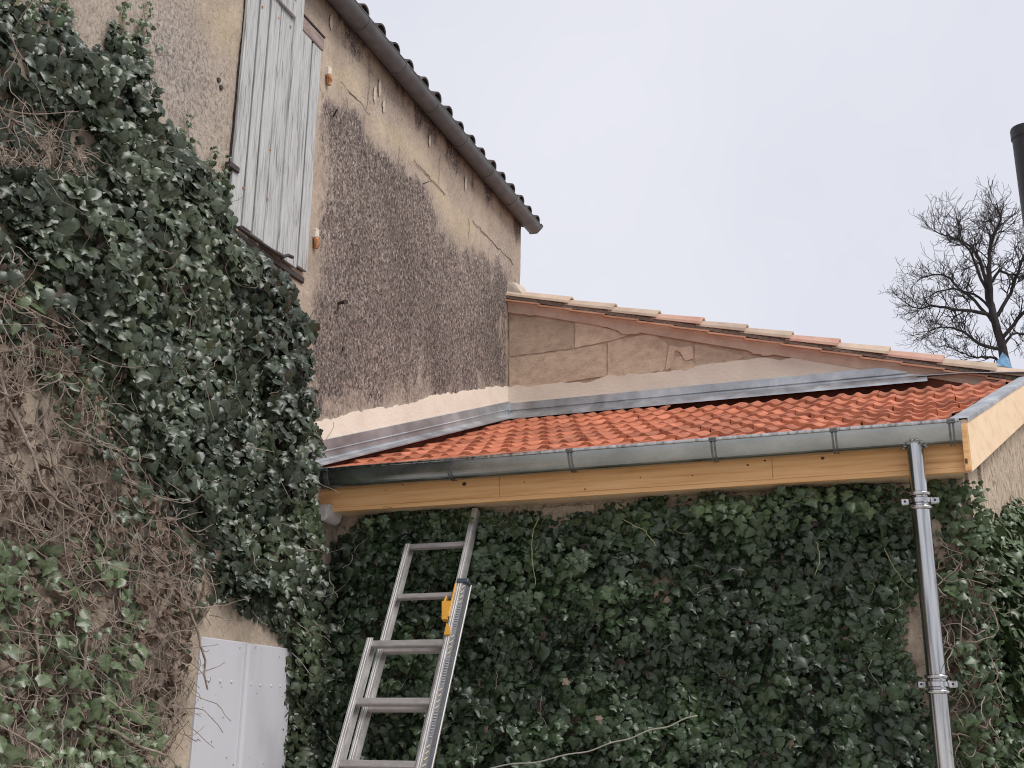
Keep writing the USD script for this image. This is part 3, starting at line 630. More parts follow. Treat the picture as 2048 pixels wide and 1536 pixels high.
def roof_tile(xj, yf, row):
    """One clay tile whose right edge stands at x = xj and whose lower edge is at yf."""
    rr = np.random.default_rng(int(abs(xj) * 1000) * 31 + row)
    vs = np.array([0.0, 0.012, 0.15, 0.30, 0.43])
    jx, jz, jt, jy = (rr.random(4) - 0.5) * np.array([0.008, 0.004, 0.010, 0.014])
    X = xj - TW + TS[:, None] + jx + 0 * vs[None]
    Yv = yf + jy + vs[None] + 0 * TS[:, None]
    edge = xe_of(Yv) - 0.125 + (rr.random(X.shape) - 0.5) * 0.02
    Xc = np.clip(X, XA + 0.02, np.where(X > edge, edge, X))
    keep = np.minimum(Xc.max() - Xc.min(), 1)
    if keep < 0.03: return None
    T = np.clip(Xc - (xj - TW + jx), 0, 0.282)
    H = tile_prof(T)
    lift = 0.024 * (1 - vs / 0.42)
    Z = zd(Yv) + 0.022 + lift[None] + H + jz + jt * (T - 0.14) * 0.3
    Z[:, 0] -= 0.003
    th_ = 0.013
    n, k = X.shape
    top = np.stack([Xc, Yv, Z], -1).reshape(-1, 3)
    bz = Z - th_
    bz[:, :2] = np.minimum(bz[:, :2], (Z - H - 0.0205)[:, :2])          # the nose of a tile is closed down to the tile below
    bot = np.stack([Xc, Yv, bz], -1).reshape(-1, 3)
    i, j = np.meshgrid(np.arange(n - 1), np.arange(k - 1), indexing="ij")
    q = np.stack([i * k + j, (i + 1) * k + j, (i + 1) * k + j + 1, i * k + j + 1], -1).reshape(-1, 4)
    N = n * k
    fr = np.arange(n - 1)
    front = np.stack([fr * k + N, (fr + 1) * k + N, (fr + 1) * k, fr * k], 1)
    sd = np.arange(k - 1)
    left = np.stack([sd, sd + 1, sd + 1 + N, sd + N], 1)
    e = (n - 1) * k
    right = np.stack([e + sd + N, e + sd + 1 + N, e + sd + 1, e + sd], 1)
    qs = np.vstack([q, q[:, ::-1] + N, front, left, right])
    return np.vstack([top, bot]), qs
for row in range(9):
    yf = 6.617 + 0.403 * row
    off = -2.255 if row % 2 == 0 else -2.255 - 0.146
    for k in range(-9, 13):
        xj = off + TW * k
        if xj < XA + 0.03 or xj - TW > xe_of(yf + 0.4) - 0.13: continue
        if row == 8 and xj > -2.05: continue      # the top course stops short towards the right
        t = roof_tile(xj, yf, row)
        if t is not None:
            part(roof, "roof_tile", t, M["terracotta"], smooth=35)
# timber fascia along the eaves, barge board on the right
part(lean, "fascia_board", box(XA, -2.62, 6.69, 6.72, 3.036, 3.27, 0.002), M["new_timber"])
part(lean, "fascia_board", box(-2.618, -0.91, 6.69, 6.72, 3.036, 3.27, 0.002), M["new_timber"])
part(lean, "fascia_board", box(-0.908, 0.142, 6.69, 6.72, 3.036, 3.27, 0.002), M["new_timber"])
part(lean, "fascia_lip", box(XA, 0.146, 6.688, 6.725, 3.008, 3.0345, 0.001), M["new_timber"])
part(lean, "soffit_board", box(XA, 0.13, 6.725, YC, 3.012, 3.03, 0.002), M["pale_timber"])
kn = []
for x, z, r in [(-2.86, 3.135, 0.013), (-3.3, 3.16, 0.006), (-1.05, 3.03 + 0.1, 0.006), (-1.38, 3.09, 0.004), (-2.45, 3.12, 0.004), (-0.62, 3.14, 0.009), (-3.42, 3.13, 0.004), (-0.95, 3.15, 0.006), (-2.05, 3.05, 0.005), (-1.7, 3.1, 0.004)]:
    m = trimesh.creation.icosphere(2, 1.0); m.apply_scale([r * 1.2, 0.0015, r]); m.apply_translation([x, 6.69, z])
    part(lean, "knot", m, M["knot_wood"], smooth=True)
b0 = np.array([0.172, 6.67]); b1 = b0 + SD * 3.55
bn = np.array([-SD[1], SD[0]]) * 0.032               # towards the roof
zt = lambda y: 3.298 + SLOPE * (y - 6.67)
P8 = []
for q in (b0, b0 + bn, b1, b1 + bn):
    P8 += [(*q, zt(q[1])), (*q, zt(q[1]) - 0.295)]
part(lean, "barge_board", hexa(P8), M["pale_timber"])
part(lean, "barge_board_end", box(0.135, 0.168, 6.648, 6.668, 3.005, 3.27, 0.002), M["new_timber"])
part(lean, "barge_notch", box(0.139, 0.152, 6.642, 6.66, 3.045, 3.07), M["knot_wood"])
# folded zinc capping over the barge board
for i in range(3):
    a = b0 + SD * (1.2 * i - 0.01); b = b0 + SD * (1.2 * i + 1.215 if i < 2 else 3.55)
    up_ = 0.008 + 0.0025 * (i % 2)
    pr = sheet([(0.006, -0.022), (0.006, 0.002), (-0.045, 0.006), (-0.105, 0.002), (-0.108, -0.03)], 0.003)
    part(lean, "edge_capping", extr(pr, (*a, zt(a[1]) + up_), (*b, zt(b[1]) + up_), (SD[1], -SD[0], 0), (0, 0, 1)), M["flashing_zinc"], smooth=30)

# zinc gutter
gut = group_part(lean, "gutter", "half-round zinc gutter along the timber fascia")
GY, GZ, GA, GB = 6.605, 3.258, 0.083, 0.112
gp = [(GA * math.cos(a), GB * math.sin(a)) for a in np.linspace(np.pi, 2 * np.pi, 25)]
part(gut, "trough", extr(sheet(gp, 0.003), (XA + 0.06, GY, GZ), (0.128, GY, GZ), (0, 1, 0), (0, 0, 1)), M["zinc"], smooth=40)
part(gut, "rim", tube([(x, GY - GA - 0.003, GZ + 0.002) for x in np.linspace(XA + 0.06, 0.128, 14)], 0.0105, 10), M["bright_zinc"], smooth=True)
part(gut, "end_cap", extr(Polygon([(c * 1.03, s * 1.03) for c, s in gp]), (0.122, GY, GZ), (0.136, GY, GZ), (0, 1, 0), (0, 0, 1)), M["zinc"])
for x in (-3.785, -2.90, -2.096, -1.22, -0.535, 0.085):
    bk = [extr(sheet([(c * 1.04, s * 1.035) for c, s in gp], 0.004), (x + d0, GY, GZ), (x + d0 + 0.011, GY, GZ), (0, 1, 0), (0, 0, 1)) for d0 in (-0.014, 0.005)]
    bk.append(box(x - 0.02, x + 0.02, GY - GA - 0.017, GY - GA + 0.012, GZ - 0.012, GZ - 0.004, 0.001))
    bk.append(tube([(x - 0.022, GY - GA - 0.003, GZ + 0.002), (x + 0.022, GY - GA - 0.003, GZ + 0.002)], 0.0125, 10))
    part(gut, "bracket", cat_(bk), M["bracket_steel"], smooth=40)
for x in (-1.75,):
    part(gut, "seam", extr(sheet([(c * 1.012, s * 1.012) for c, s in gp], 0.002), (x - 0.02, GY, GZ), (x + 0.02, GY, GZ), (0, 1, 0), (0, 0, 1)), M["zinc"], smooth=40)

# downpipe
dp = group_part(lean, "downpipe", "bright zinc downpipe with ringed joints")
PX = -0.113
def cyl(z0, z1, r, n=32):
    return tube([(PX, GY, z) for z in np.linspace(z0, z1, 6)], r, n)
for z0, z1, r in ((2.855, 3.168, 0.0455), (1.885, 2.835, 0.0495), (0.0, 1.865, 0.0495)):
    part(dp, "pipe_length", cyl(z0, z1, r), M["bright_zinc"], smooth=40)
ot = []
for a in np.linspace(0, 2 * np.pi, 14, endpoint=False):
    c = np.array([PX + 0.058 * math.cos(a), GY + 0.058 * math.sin(a), 0])
    zz = lambda y: GZ - GB * math.sqrt(max(0.0, 1 - ((y - GY) / GA) ** 2)) - 0.004
    m = trimesh.creation.icosphere(1, 1.0); m.apply_scale([0.013, 0.013, 0.006]); m.apply_translation([c[0], c[1], zz(c[1])])
    ot.append(m)
part(dp, "outlet_ring", cat_(ot), M["zinc"], smooth=True)
for zc in (2.842, 1.872):
    co = group_part(dp, "collar")
    part(co, "bead", torus((PX, GY, zc + 0.038), 0.049, 0.0125), M["bright_zinc"], smooth=True)
    part(co, "bead", torus((PX, GY, zc - 0.038), 0.0515, 0.0125), M["bright_zinc"], smooth=True)
    band = [tube([(PX, GY, zc + d) for d in (-0.016, -0.012, 0.012, 0.016)], [0.056, 0.0615, 0.0615, 0.056], 32)]
    part(co, "clamp_band", cat_(band), M["bright_zinc"], smooth=40)
    for s in (-1, 1):
        m = box(-0.024, 0.024, -0.012, 0.012, -0.019, 0.019, 0.006); m.apply_translation([PX + s * 0.076, GY - 0.004, zc])
        part(co, "clamp_lug", m, M["bright_zinc"], smooth=30)
        part(co, "clamp_screw", tube([(PX + s * 0.078, GY - 0.019, zc), (PX + s * 0.078, GY - 0.012, zc)], 0.007, 8), M["dark_iron"])
    part(co, "wall_tie", tube([(PX, GY + 0.05, zc), (PX, YC + 0.03, zc)], 0.006, 8), M["dark_iron"])

# zinc flashing against both walls
fa = group_part(lean, "flashing", "zinc flashing climbing along the tall house wall")
ya, za, fs = 6.62, 3.335, (4.588 - 3.335) / (10.2 - 6.62)
LA = 10.185
def strip(parent, name, pts, y0, y1, lift):
    part(parent, name, extr(sheet([(a + lift, b) for a, b in pts], 0.002), (XA, y0, za + fs * (y0 - ya)), (XA, y1, za + fs * (y1 - ya)), (1, 0, 0), (0, 0, 1)), M["flashing_zinc"], smooth=25)
upp = [(0.012, 0.152), (0.020, 0.150), (0.0205, 0.078), (0.029, 0.071), (0.021, 0.067)]
lwr = [(0.017, 0.078), (0.019, 0.026), (0.034, 0.020), (0.040, 0.012), (0.085, -0.004), (0.086, -0.016)]
for i, (y0, y1) in enumerate(((6.50, 7.7), (7.68, 8.9), (8.88, LA))):
    strip(fa, "upper_strip", upp, y0, y1, 0.0015 * (i % 2))
for i, (y0, y1) in enumerate(((6.50, 7.2), (7.18, 8.4), (8.38, LA))):
    strip(fa, "lower_strip", lwr, y0, y1, 0.0015 * ((i + 1) % 2))
part(fa, "corner_fold", hexa([(XA + 0.012, 10.13, 4.57), (XA + 0.05, 10.13, 4.565), (XA + 0.012, 10.19, 4.59), (XA + 0.05, 10.19, 4.58), (XA + 0.012, 10.15, 4.70), (XA + 0.028, 10.15, 4.70), (XA + 0.012, 10.19, 4.72), (XA + 0.03, 10.19, 4.72)]), M["flashing_zinc"])
fb = group_part(lean, "flashing", "zinc flashing running level along the gable wall")
uppb = [(-0.022, 0.132), (-0.030, 0.130), (-0.031, 0.062), (-0.040, 0.056), (-0.031, 0.052)]
lwrb = [(-0.027, 0.062), (-0.030, 0.030), (-0.052, 0.022), (-0.13, -0.040), (-0.131, -0.058)]
zb0, zb1 = 4.578, 4.586
for nm, pts, cuts in (("upper_strip", uppb, (XA + 0.02, -2.55, -1.2, -0.18)), ("lower_strip", lwrb, (XA + 0.03, -2.72, -1.25, -0.02))):
    for i in range(3):
        x0, x1 = cuts[i], cuts[i + 1] + (0.02 if i < 2 else 0)
        l = 0.0018 * (i % 2)
        part(fb, nm, extr(sheet([(a - l, b) for a, b in pts], 0.002), (x0, YB, zb0 + 0.002 * (x0 - XA)), (x1, YB, zb0 + 0.002 * (x1 - XA)), (0, 1, 0), (0, 0, 1)), M["flashing_zinc"], smooth=25)
part(fb, "drip_edge", beam((-0.1, YB - 0.07, 4.592), (0.24, YB - 0.07, 4.585), 0.05, 0.006, side=(0, 1, 0), b=0.001), M["flashing_zinc"])
part(fb, "drip_edge", beam((0.24, YB - 0.07, 4.585), (0.85, YB - 0.12, 4.52), 0.05, 0.006, side=(0, 1, 0), b=0.001), M["flashing_zinc"])

part(roof, "underlay_upstand", hexa([(XA + 0.01, YB - 0.028, 4.36), (0.30, YB - 0.028, 4.36), (XA + 0.01, YB + 0.01, 4.36), (0.30, YB + 0.01, 4.36), (XA + 0.01, YB - 0.028, 4.60), (0.30, YB - 0.028, 4.578), (XA + 0.01, YB + 0.01, 4.60), (0.30, YB + 0.01, 4.578)]), M["under_deck"])  # dark strip added to give the gap under the flashing its shade
part(roof, "underlay_upstand", hexa([(XA, 6.6, 3.2), (XA + 0.0165, 6.6, 3.2), (XA, 10.17, 4.45), (XA + 0.0165, 10.17, 4.45), (XA, 6.6, 3.37), (XA + 0.0165, 6.6, 3.37), (XA, 10.17, 4.62), (XA + 0.0165, 10.17, 4.62)]), M["under_deck"])  # same dark strip along the tall house, shade put in by colour

# off-white rounded cap under the left end of the fascia
cc = at(650, 1026, 1, 6.66)
capp = Polygon([(-0.05, 0.05), (0.046, 0.052), (0.048, 0.0)] + [(0.048 * math.cos(a), 0.062 * math.sin(a)) for a in np.linspace(0, -np.pi * 0.62, 9)] + [(-0.03, -0.035), (-0.05, -0.015)])
part(lean, "rafter_cap", extr(capp, (cc[0], 6.62, cc[2]), (cc[0], 6.80, cc[2]), (1, 0, 0), (0, 0, 1)), M["cap_plastic"], smooth=35)
c2 = Polygon([(0.040 * math.cos(a), 0.052 * math.sin(a)) for a in np.linspace(0, 2 * np.pi, 20)[:-1]])
part(lean, "rafter_cap_disc", extr(c2, (cc[0] - 0.004, 6.612, cc[2] - 0.008), (cc[0] - 0.004, 6.63, cc[2] - 0.008), (1, 0, 0), (0, 0, 1)), M["cap_plastic"], smooth=35)

# ------------------------------------------------------------------ ladder
LD = np.array([0, 0.433, 0.9014]); LN = np.array([0, -0.9014, 0.433]); L0 = np.array([0, 6.68, 2.753])
def lp(x, t, off): return L0 + LD * t + LN * off + np.array([x, 0, 0])
TB = -2.753 / 0.9014
ladder = thing("extension_ladder", "two-section aluminium extension ladder with yellow catches leaning into the ivy", "ladder", (-3.0, float(L0[1] + LD[1] * TB), 0))
def rail(name, x0, x1, t0, t1, off, m, open_to):
    """A channel-section rail: front flange, web and back flange."""
    w = x1 - x0
    web = 0.006
    sec = Polygon([(x0, 0.0), (x1, 0.0), (x1, -0.008), (x0 + web if open_to > 0 else x1, -0.008)] if False else
                  ([(x0, 0), (x1, 0), (x1, -0.007), (x0 + web, -0.007), (x0 + web, -0.058), (x1, -0.058), (x1, -0.065), (x0, -0.065)] if open_to > 0 else
                   [(x1, 0), (x0, 0), (x0, -0.007), (x1 - web, -0.007), (x1 - web, -0.058), (x0, -0.058), (x0, -0.065), (x1, -0.065)]))
    groove = [beam(lp(x0 + w * q, t0, off + 0.0005), lp(x0 + w * q, t1, off + 0.0005), 0.004, 0.004, b=0.001) for q in (0.3, 0.68)]
    body = extr(sec, L0 + LD * t0 + LN * off, L0 + LD * t1 + LN * off, (1, 0, 0), LN)
    o = part(ladder, name, cat_([body]), m)
    part(o_parent(o), "rail_rib", cat_(groove), M["aluminium"])
def o_parent(o): return ladder
rail("rail", -3.262, -3.226, TB + 0.4, 0.017, 0.0, M["aluminium"], 1)
rail("rail", -2.846, -2.810, TB + 0.4, 0.27, 0.0, M["aluminium"], -1)
rail("rail", -3.308, -3.268, TB + 0.02, -0.708, 0.075, M["aluminium"], 1)
rail("rail", -2.796, -2.760, TB + 0.02, -0.33, 0.075, M["aluminium"], -1)
for i in range(8):
    t = 0.010 - 0.3745 * i
    if t < TB + 0.4: break
    part(ladder, "rung", beam(lp(-3.255, t, -0.032), lp(-2.815, t, -0.032), 0.036, 0.032, side=LD, b=0.005), M["worn_aluminium"])
for i in range(7):
    t = -0.741 - 0.3735 * i
    if t < TB + 0.05: break
    part(ladder, "rung", beam(lp(-3.30, t, 0.048), lp(-2.766, t, 0.048), 0.043, 0.034, side=LD, b=0.005), M["worn_aluminium"])
# outer edge strip carrying the printed sticker
rp = extr(Polygon([(-2.760, 0.0), (-2.738, -0.012), (-2.728, -0.062), (-2.760, -0.065)]), L0 + LD * (TB + 0.02) + LN * 0.075, L0 + LD * (-0.33) + LN * 0.075, (1, 0, 0), LN)
part(ladder, "rail_side", rp, M["sticker_dark"])
part(ladder, "rail_lip", beam(lp(-2.726, TB + 0.02, 0.02), lp(-2.726, -0.33, 0.02), 0.008, 0.014, b=0.002), M["aluminium"])
t = -0.36
sticks, letters = [], []
while t > -1.55:
    for _ in range(4):
        sticks.append(beam(lp(-2.757, t - 0.02, 0.0755), lp(-2.744, t, 0.069), 0.007, 0.002, b=0)); t -= 0.036
    for _ in range(10):
        hh = 0.010 * rng.uniform(0.6, 1.0)
        letters.append(beam(lp(-2.756, t - 0.006, 0.0752), lp(-2.742, t, 0.0685), 0.007 * rng.uniform(0.6, 1.2), 0.003, b=0)); t -= 0.0165
    t -= 0.03
part(ladder, "sticker_stripe", cat_(sticks), M["sticker_cream"], kind="stuff")
part(ladder, "sticker_print", cat_(letters), M["sticker_grey"], kind="stuff")
part(ladder, "tape_band", beam(lp(-2.762, -0.345, 0.05), lp(-2.762, -0.315, 0.05), 0.075, 0.065, b=0.004), M["blue_tape"])
part(ladder, "catch", hexa([lp(-2.864, -0.475, 0.085), lp(-2.806, -0.475, 0.085), lp(-2.838, -0.60, 0.085), lp(-2.806, -0.60, 0.085), lp(-2.864, -0.475, 0.055), lp(-2.806, -0.475, 0.055), lp(-2.838, -0.60, 0.055), lp(-2.806, -0.60, 0.055)]), M["yellow_plastic"])
part(ladder, "catch", beam(lp(-2.858, -0.48, 0.05), lp(-2.858, -0.425, 0.04), 0.012, 0.04, b=0.003), M["yellow_plastic"])
part(ladder, "catch", beam(lp(-2.803, -0.58, 0.058), lp(-2.803, -0.35, 0.058), 0.012, 0.05, b=0.003), M["yellow_plastic"])
part(ladder, "catch", hexa([lp(-2.800, -0.705, 0.088), lp(-2.764, -0.705, 0.088), lp(-2.799, -0.625, 0.088), lp(-2.770, -0.66, 0.088), lp(-2.800, -0.705, 0.077), lp(-2.764, -0.705, 0.077), lp(-2.799, -0.625, 0.077), lp(-2.770, -0.66, 0.077)]), M["yellow_plastic"])
for t in (-0.19, -0.55, -0.90, -1.27):
    part(ladder, "rivet", tube([lp(-3.256, t, -0.03), lp(-3.246, t, -0.03)], 0.011, 10), M["aluminium"])

# ------------------------------------------------------------------ black flue, bare tree, blue sheet, cable
flue = thing("flue_pipe", "black steel flue pipe rising at the right edge above the roofs", "flue", (1.17, 12.0, 4.3))
fx, fy = 1.17, 12.0
part(flue, "outer_pipe", tube([(fx, fy, z) for z in np.linspace(6.26, 7.70, 8)], 0.125, 36), M["black_steel"], smooth=40)
part(flue, "inner_pipe", tube([(fx, fy, z) for z in np.linspace(4.0, 6.3, 6)], 0.100, 32), M["black_steel"], smooth=40)
part(flue, "cap_rim", tube([(fx, fy, z) for z in (7.62, 7.63, 7.73, 7.75, 7.755)], [0.126, 0.135, 0.135, 0.128, 0.0], 36), M["black_steel"], smooth=40)
part(flue, "collar", torus((fx, fy, 6.27), 0.122, 0.018), M["black_steel"], smooth=True)

tree = thing("bare_tree", "bare dark winter tree with curling twigs behind the tiled verge", "tree", (1.25, 20.0, 0))
TYP = 20.0
def limb(px, y0, y1, r0, r1, n=14):
    p = np.array([at(u, v, 1, y0 + (y1 - y0) * i / max(1, len(px) - 1)) for i, (u, v) in enumerate(px)])
    s = np.linspace(0, len(p) - 1, n)
    i = np.clip(s.astype(int), 0, len(p) - 2); fr = (s - i)[:, None]
    q = p[i] * (1 - fr) + p[i + 1] * fr
    q[1:-1] = (q[:-2] + 2 * q[1:-1] + q[2:]) / 4
    q += (np.random.default_rng(n * 7 + int(px[0][0])).random(q.shape) - 0.5) * 0.03
    return q, np.linspace(r0, r1, n)
trunk_px = [(2030, 860), (2014, 740), (2003, 690), (1985, 630), (1975, 580)]
q, r = limb(trunk_px, 20, 20, 0.09, 0.052)
base_q = np.vstack([[q[0][0] + 0.1, 20.0, 0.0], [q[0][0] + 0.06, 20.0, 3.0], q])
part(tree, "trunk", tube(base_q, np.concatenate([[0.17, 0.15], r]), 12), M["bark"], smooth=True)
limbs_px = [
    ([(1985, 640), (1980, 560), (1978, 500), (1990, 460), (2003, 440), (2002, 425), (1985, 408)], -0.5, 0.052, 0.010),
    ([(1978, 590), (1960, 520), (1940, 490), (1915, 480), (1890, 470), (1862, 458)], 0.4, 0.042, 0.008),
    ([(1985, 630), (1945, 622), (1900, 618), (1870, 610), (1835, 618), (1803, 600)], -0.6, 0.045, 0.008),
    ([(1990, 650), (1950, 600), (1915, 575), (1895, 550), (1865, 548), (1838, 560)], 0.5, 0.038, 0.008),
    ([(2003, 700), (1960, 690), (1935, 670), (1910, 655), (1880, 652), (1850, 668)], -0.3, 0.042, 0.008),
    ([(1985, 620), (1955, 590), (1900, 575), (1860, 590), (1830, 632)], 0.9, 0.032, 0.006),
    ([(2012, 730), (1985, 715), (1950, 715), (1920, 705), (1890, 690)], 0.6, 0.034, 0.006),
    ([(1990, 640), (2020, 590), (2040, 540), (2050, 500), (2070, 470)], 0.3, 0.045, 0.010),
    ([(2000, 680), (2035, 640), (2060, 610), (2090, 590), (2120, 600)], -0.4, 0.045, 0.010),
    ([(2005, 690), (2030, 665), (2055, 670), (2080, 690)], 0.7, 0.035, 0.008),
    ([(1978, 570), (2000, 540), (2020, 550), (2045, 555), (2070, 560)], 0.2, 0.035, 0.008),
    ([(1975, 580), (1955, 545), (1945, 505), (1928, 490), (1918, 460), (1914, 440)], -0.8, 0.036, 0.007),
    ([(1980, 600), (1975, 540), (1985, 490), (1978, 460), (1966, 445)], 0.8, 0.034, 0.007),
]
twigs = []
def twig(p0, d, L, r, depth, R):
    n = 6
    pts = [p0]; d = d / np.linalg.norm(d)
    curl = R.normal(size=3) * 0.13 + np.array([0, 0, 0.16])
    for i in range(n):
        d = d + curl * 0.5 + R.normal(size=3) * 0.16; d /= np.linalg.norm(d)
        pts.append(pts[-1] + d * L / n)
    pts = np.array(pts)
    twigs.append(tube(pts, np.linspace(r, max(0.0028, r * 0.5), n + 1), 4, cap=False))
    if depth > 0:
        for _ in range(R.integers(2, 5)):
            i = R.integers(2, n + 1)
            a = pts[i] - pts[i - 1]; a /= np.linalg.norm(a)
            dd = a + R.normal(size=3) * 0.62
            twig(pts[i], dd, L * R.uniform(0.45, 0.75), r * 0.62, depth - 1, R)
RT = np.random.default_rng(5)
for px, dy, r0, r1 in limbs_px:
    q, r = limb(px, 20.0, 20.0 + dy, r0 * 0.8, r1 * 0.8, 16)
    part(tree, "branch", tube(q, r, 7), M["bark"], smooth=True)
    for i in range(3, len(q)):
        for _ in range(2 if i < 10 else 3):
            a = q[min(i + 1, len(q) - 1)] - q[i - 1]; a /= np.linalg.norm(a)
            dd = a * 0.7 + RT.normal(size=3) * 0.6 + np.array([0, 0, 0.12])
            twig(q[i], dd, RT.uniform(0.2, 0.46), max(0.006, r[i] * 0.45), 2, RT)
part(tree, "twigs", cat_(twigs), M["bark"], kind="stuff")

tc = at(2006, 735, 1, YB + 0.5)
Rb = np.random.default_rng(3)
bp = np.array([(-0.095, 0, 0), (0.085, 0.02, -0.02), (0.05, -0.03, 0.075), (-0.02, 0.02, 0.10), (0.01, 0.0, 0.145), (0.03, 0.03, 0.11), (-0.06, 0.03, 0.055), (0.0, 0.12, 0.0), (0.0, -0.05, 0.01)])
bm = trimesh.Trimesh(bp, [(0, 8, 6), (8, 2, 3), (8, 1, 2), (6, 8, 3), (3, 2, 4), (4, 2, 5), (3, 4, 5), (0, 6, 7), (6, 3, 7), (3, 5, 7), (5, 2, 7), (2, 1, 7), (0, 7, 8), (7, 1, 8)], process=False)
bm = bm.subdivide().subdivide()
vv = np.asarray(bm.vertices) + (meshkit.fbm(np.asarray(bm.vertices) * 30, 3, 2) - 0.5)[:, None] * 0.02
tarp = thing("blue_sheet", "crumpled light blue plastic sheet on top of the verge tiles near the bare tree", "plastic sheet", tuple(tc))
part(tarp, "folds", (vv + tc, np.asarray(bm.faces)), M["blue_sheet"])

cb = thing("cable", "thin off-white cable hanging slantwise across the lower ivy", "cable", tuple(at(970, 1536, 1, 6.55)))
cp_ = np.array([at(u, v, 1, 6.55) for u, v in [(900, 1546), (970, 1537), (1060, 1525), (1150, 1508), (1215, 1490), (1280, 1468), (1340, 1450), (1395, 1430)]])
ss = np.linspace(0, len(cp_) - 1, 40); ii = np.clip(ss.astype(int), 0, len(cp_) - 2)
cp_ = cp_[ii] + (cp_[ii + 1] - cp_[ii]) * (ss - ii)[:, None]
cp_[:, 2] += 0.006 * np.sin(np.arange(40) * 0.9)
part(cb, "wire", tube(cp_, 0.0038, 8), M["white_cable"], smooth=True)

# ------------------------------------------------------------------ ivy
LEAVES = []
def leaf_shape(right, fold, tip, lobes):
    r = np.array(right, float)
    l = r[1:-1] * [-1, 1]
    rim = np.vstack([r, l[::-1]])
    mid = np.array([[0, -0.12], [0, -0.5]])
    xy = np.vstack([rim, mid])
    z = -fold * np.abs(xy[:, 0]) - tip * np.clip(-xy[:, 1] - 0.35, 0, 1) ** 2 + 0.05 * np.cos(xy[:, 0] * 9)
    n = len(rim)
    f = []
    for i in range(n):
        j = (i + 1) % n
        ym = (rim[i, 1] + rim[j, 1]) / 2
        f.append((i, j, n if ym > -0.3 else n + 1))
    # close the gap between both midrib points
    k = [i for i in range(n) if ((rim[i, 1] + rim[(i + 1) % n, 1]) / 2 > -0.3) != ((rim[(i + 1) % n, 1] + rim[(i + 2) % n, 1]) / 2 > -0.3)]
    for i in k:
        f.append(((i + 1) % n, n, n + 1))
    f = np.array(f)
    A, B, C_ = xy[f[:, 0]], xy[f[:, 1]], xy[f[:, 2]]
    neg = (B[:, 0] - A[:, 0]) * (C_[:, 1] - A[:, 1]) - (B[:, 1] - A[:, 1]) * (C_[:, 0] - A[:, 0]) < 0
    f[neg] = f[neg][:, ::-1]
    vein = np.zeros(len(xy)); vein[[0, n, n + 1] + list(lobes) + [(n - q) % n for q in lobes]] = 1.0
    return np.column_stack([xy, z]) + [0, 0.45, 0], f, vein
LEAVES.append(leaf_shape([(0, 0), (0.16, 0.13), (0.38, 0.08), (0.42, -0.10), (0.58, -0.30), (0.36, -0.42), (0.22, -0.62), (0, -0.95)], 0.22, 0.35, (2, 4, 7)))
LEAVES.append(leaf_shape([(0, 0), (0.18, 0.10), (0.40, 0.0), (0.48, -0.20), (0.42, -0.42), (0.24, -0.64), (0, -0.88)], 0.30, 0.45, (2, 4, 6)))
LEAVES.append(leaf_shape([(0, 0), (0.14, 0.10), (0.36, 0.12), (0.40, -0.05), (0.52, -0.16), (0.50, -0.36), (0.30, -0.46), (0.18, -0.70), (0, -0.9)], 0.12, 0.25, (2, 5, 8)))
LEAVES.append(leaf_shape([(0, 0), (0.2, 0.12), (0.44, 0.02), (0.46, -0.24), (0.3, -0.5), (0.14, -0.66), (0, -0.78)], 0.45, 0.2, (2, 4, 6)))


class Surface:
    def __init__(s, O, es, n): s.O, s.es, s.n = np.array(O, float), np.array(es, float), np.array(n, float)
    def pos(s, a, z, h): return s.O + a[:, None] * s.es + np.stack([0 * z, 0 * z, z], 1) + h[:, None] * s.n


FLANK = Surface((XA, 0, 0), (0, 1, 0), (1, 0, 0))
FRONT = Surface((0, YC, 0), (1, 0, 0), (0, -1, 0))
SIDE = Surface((s0[0], s0[1], 0), (SD[0], SD[1], 0), (SD[1], -SD[0], 0))


def scatter(poly, n, R):
    x0, y0, x1, y1 = poly.bounds
    k = int(n * (x1 - x0) * (y1 - y0) / poly.area)
    p = np.column_stack([R.uniform(x0, x1, k), R.uniform(y0, y1, k)])
    return p[shapely.contains_xy(poly, p[:, 0], p[:, 1])]


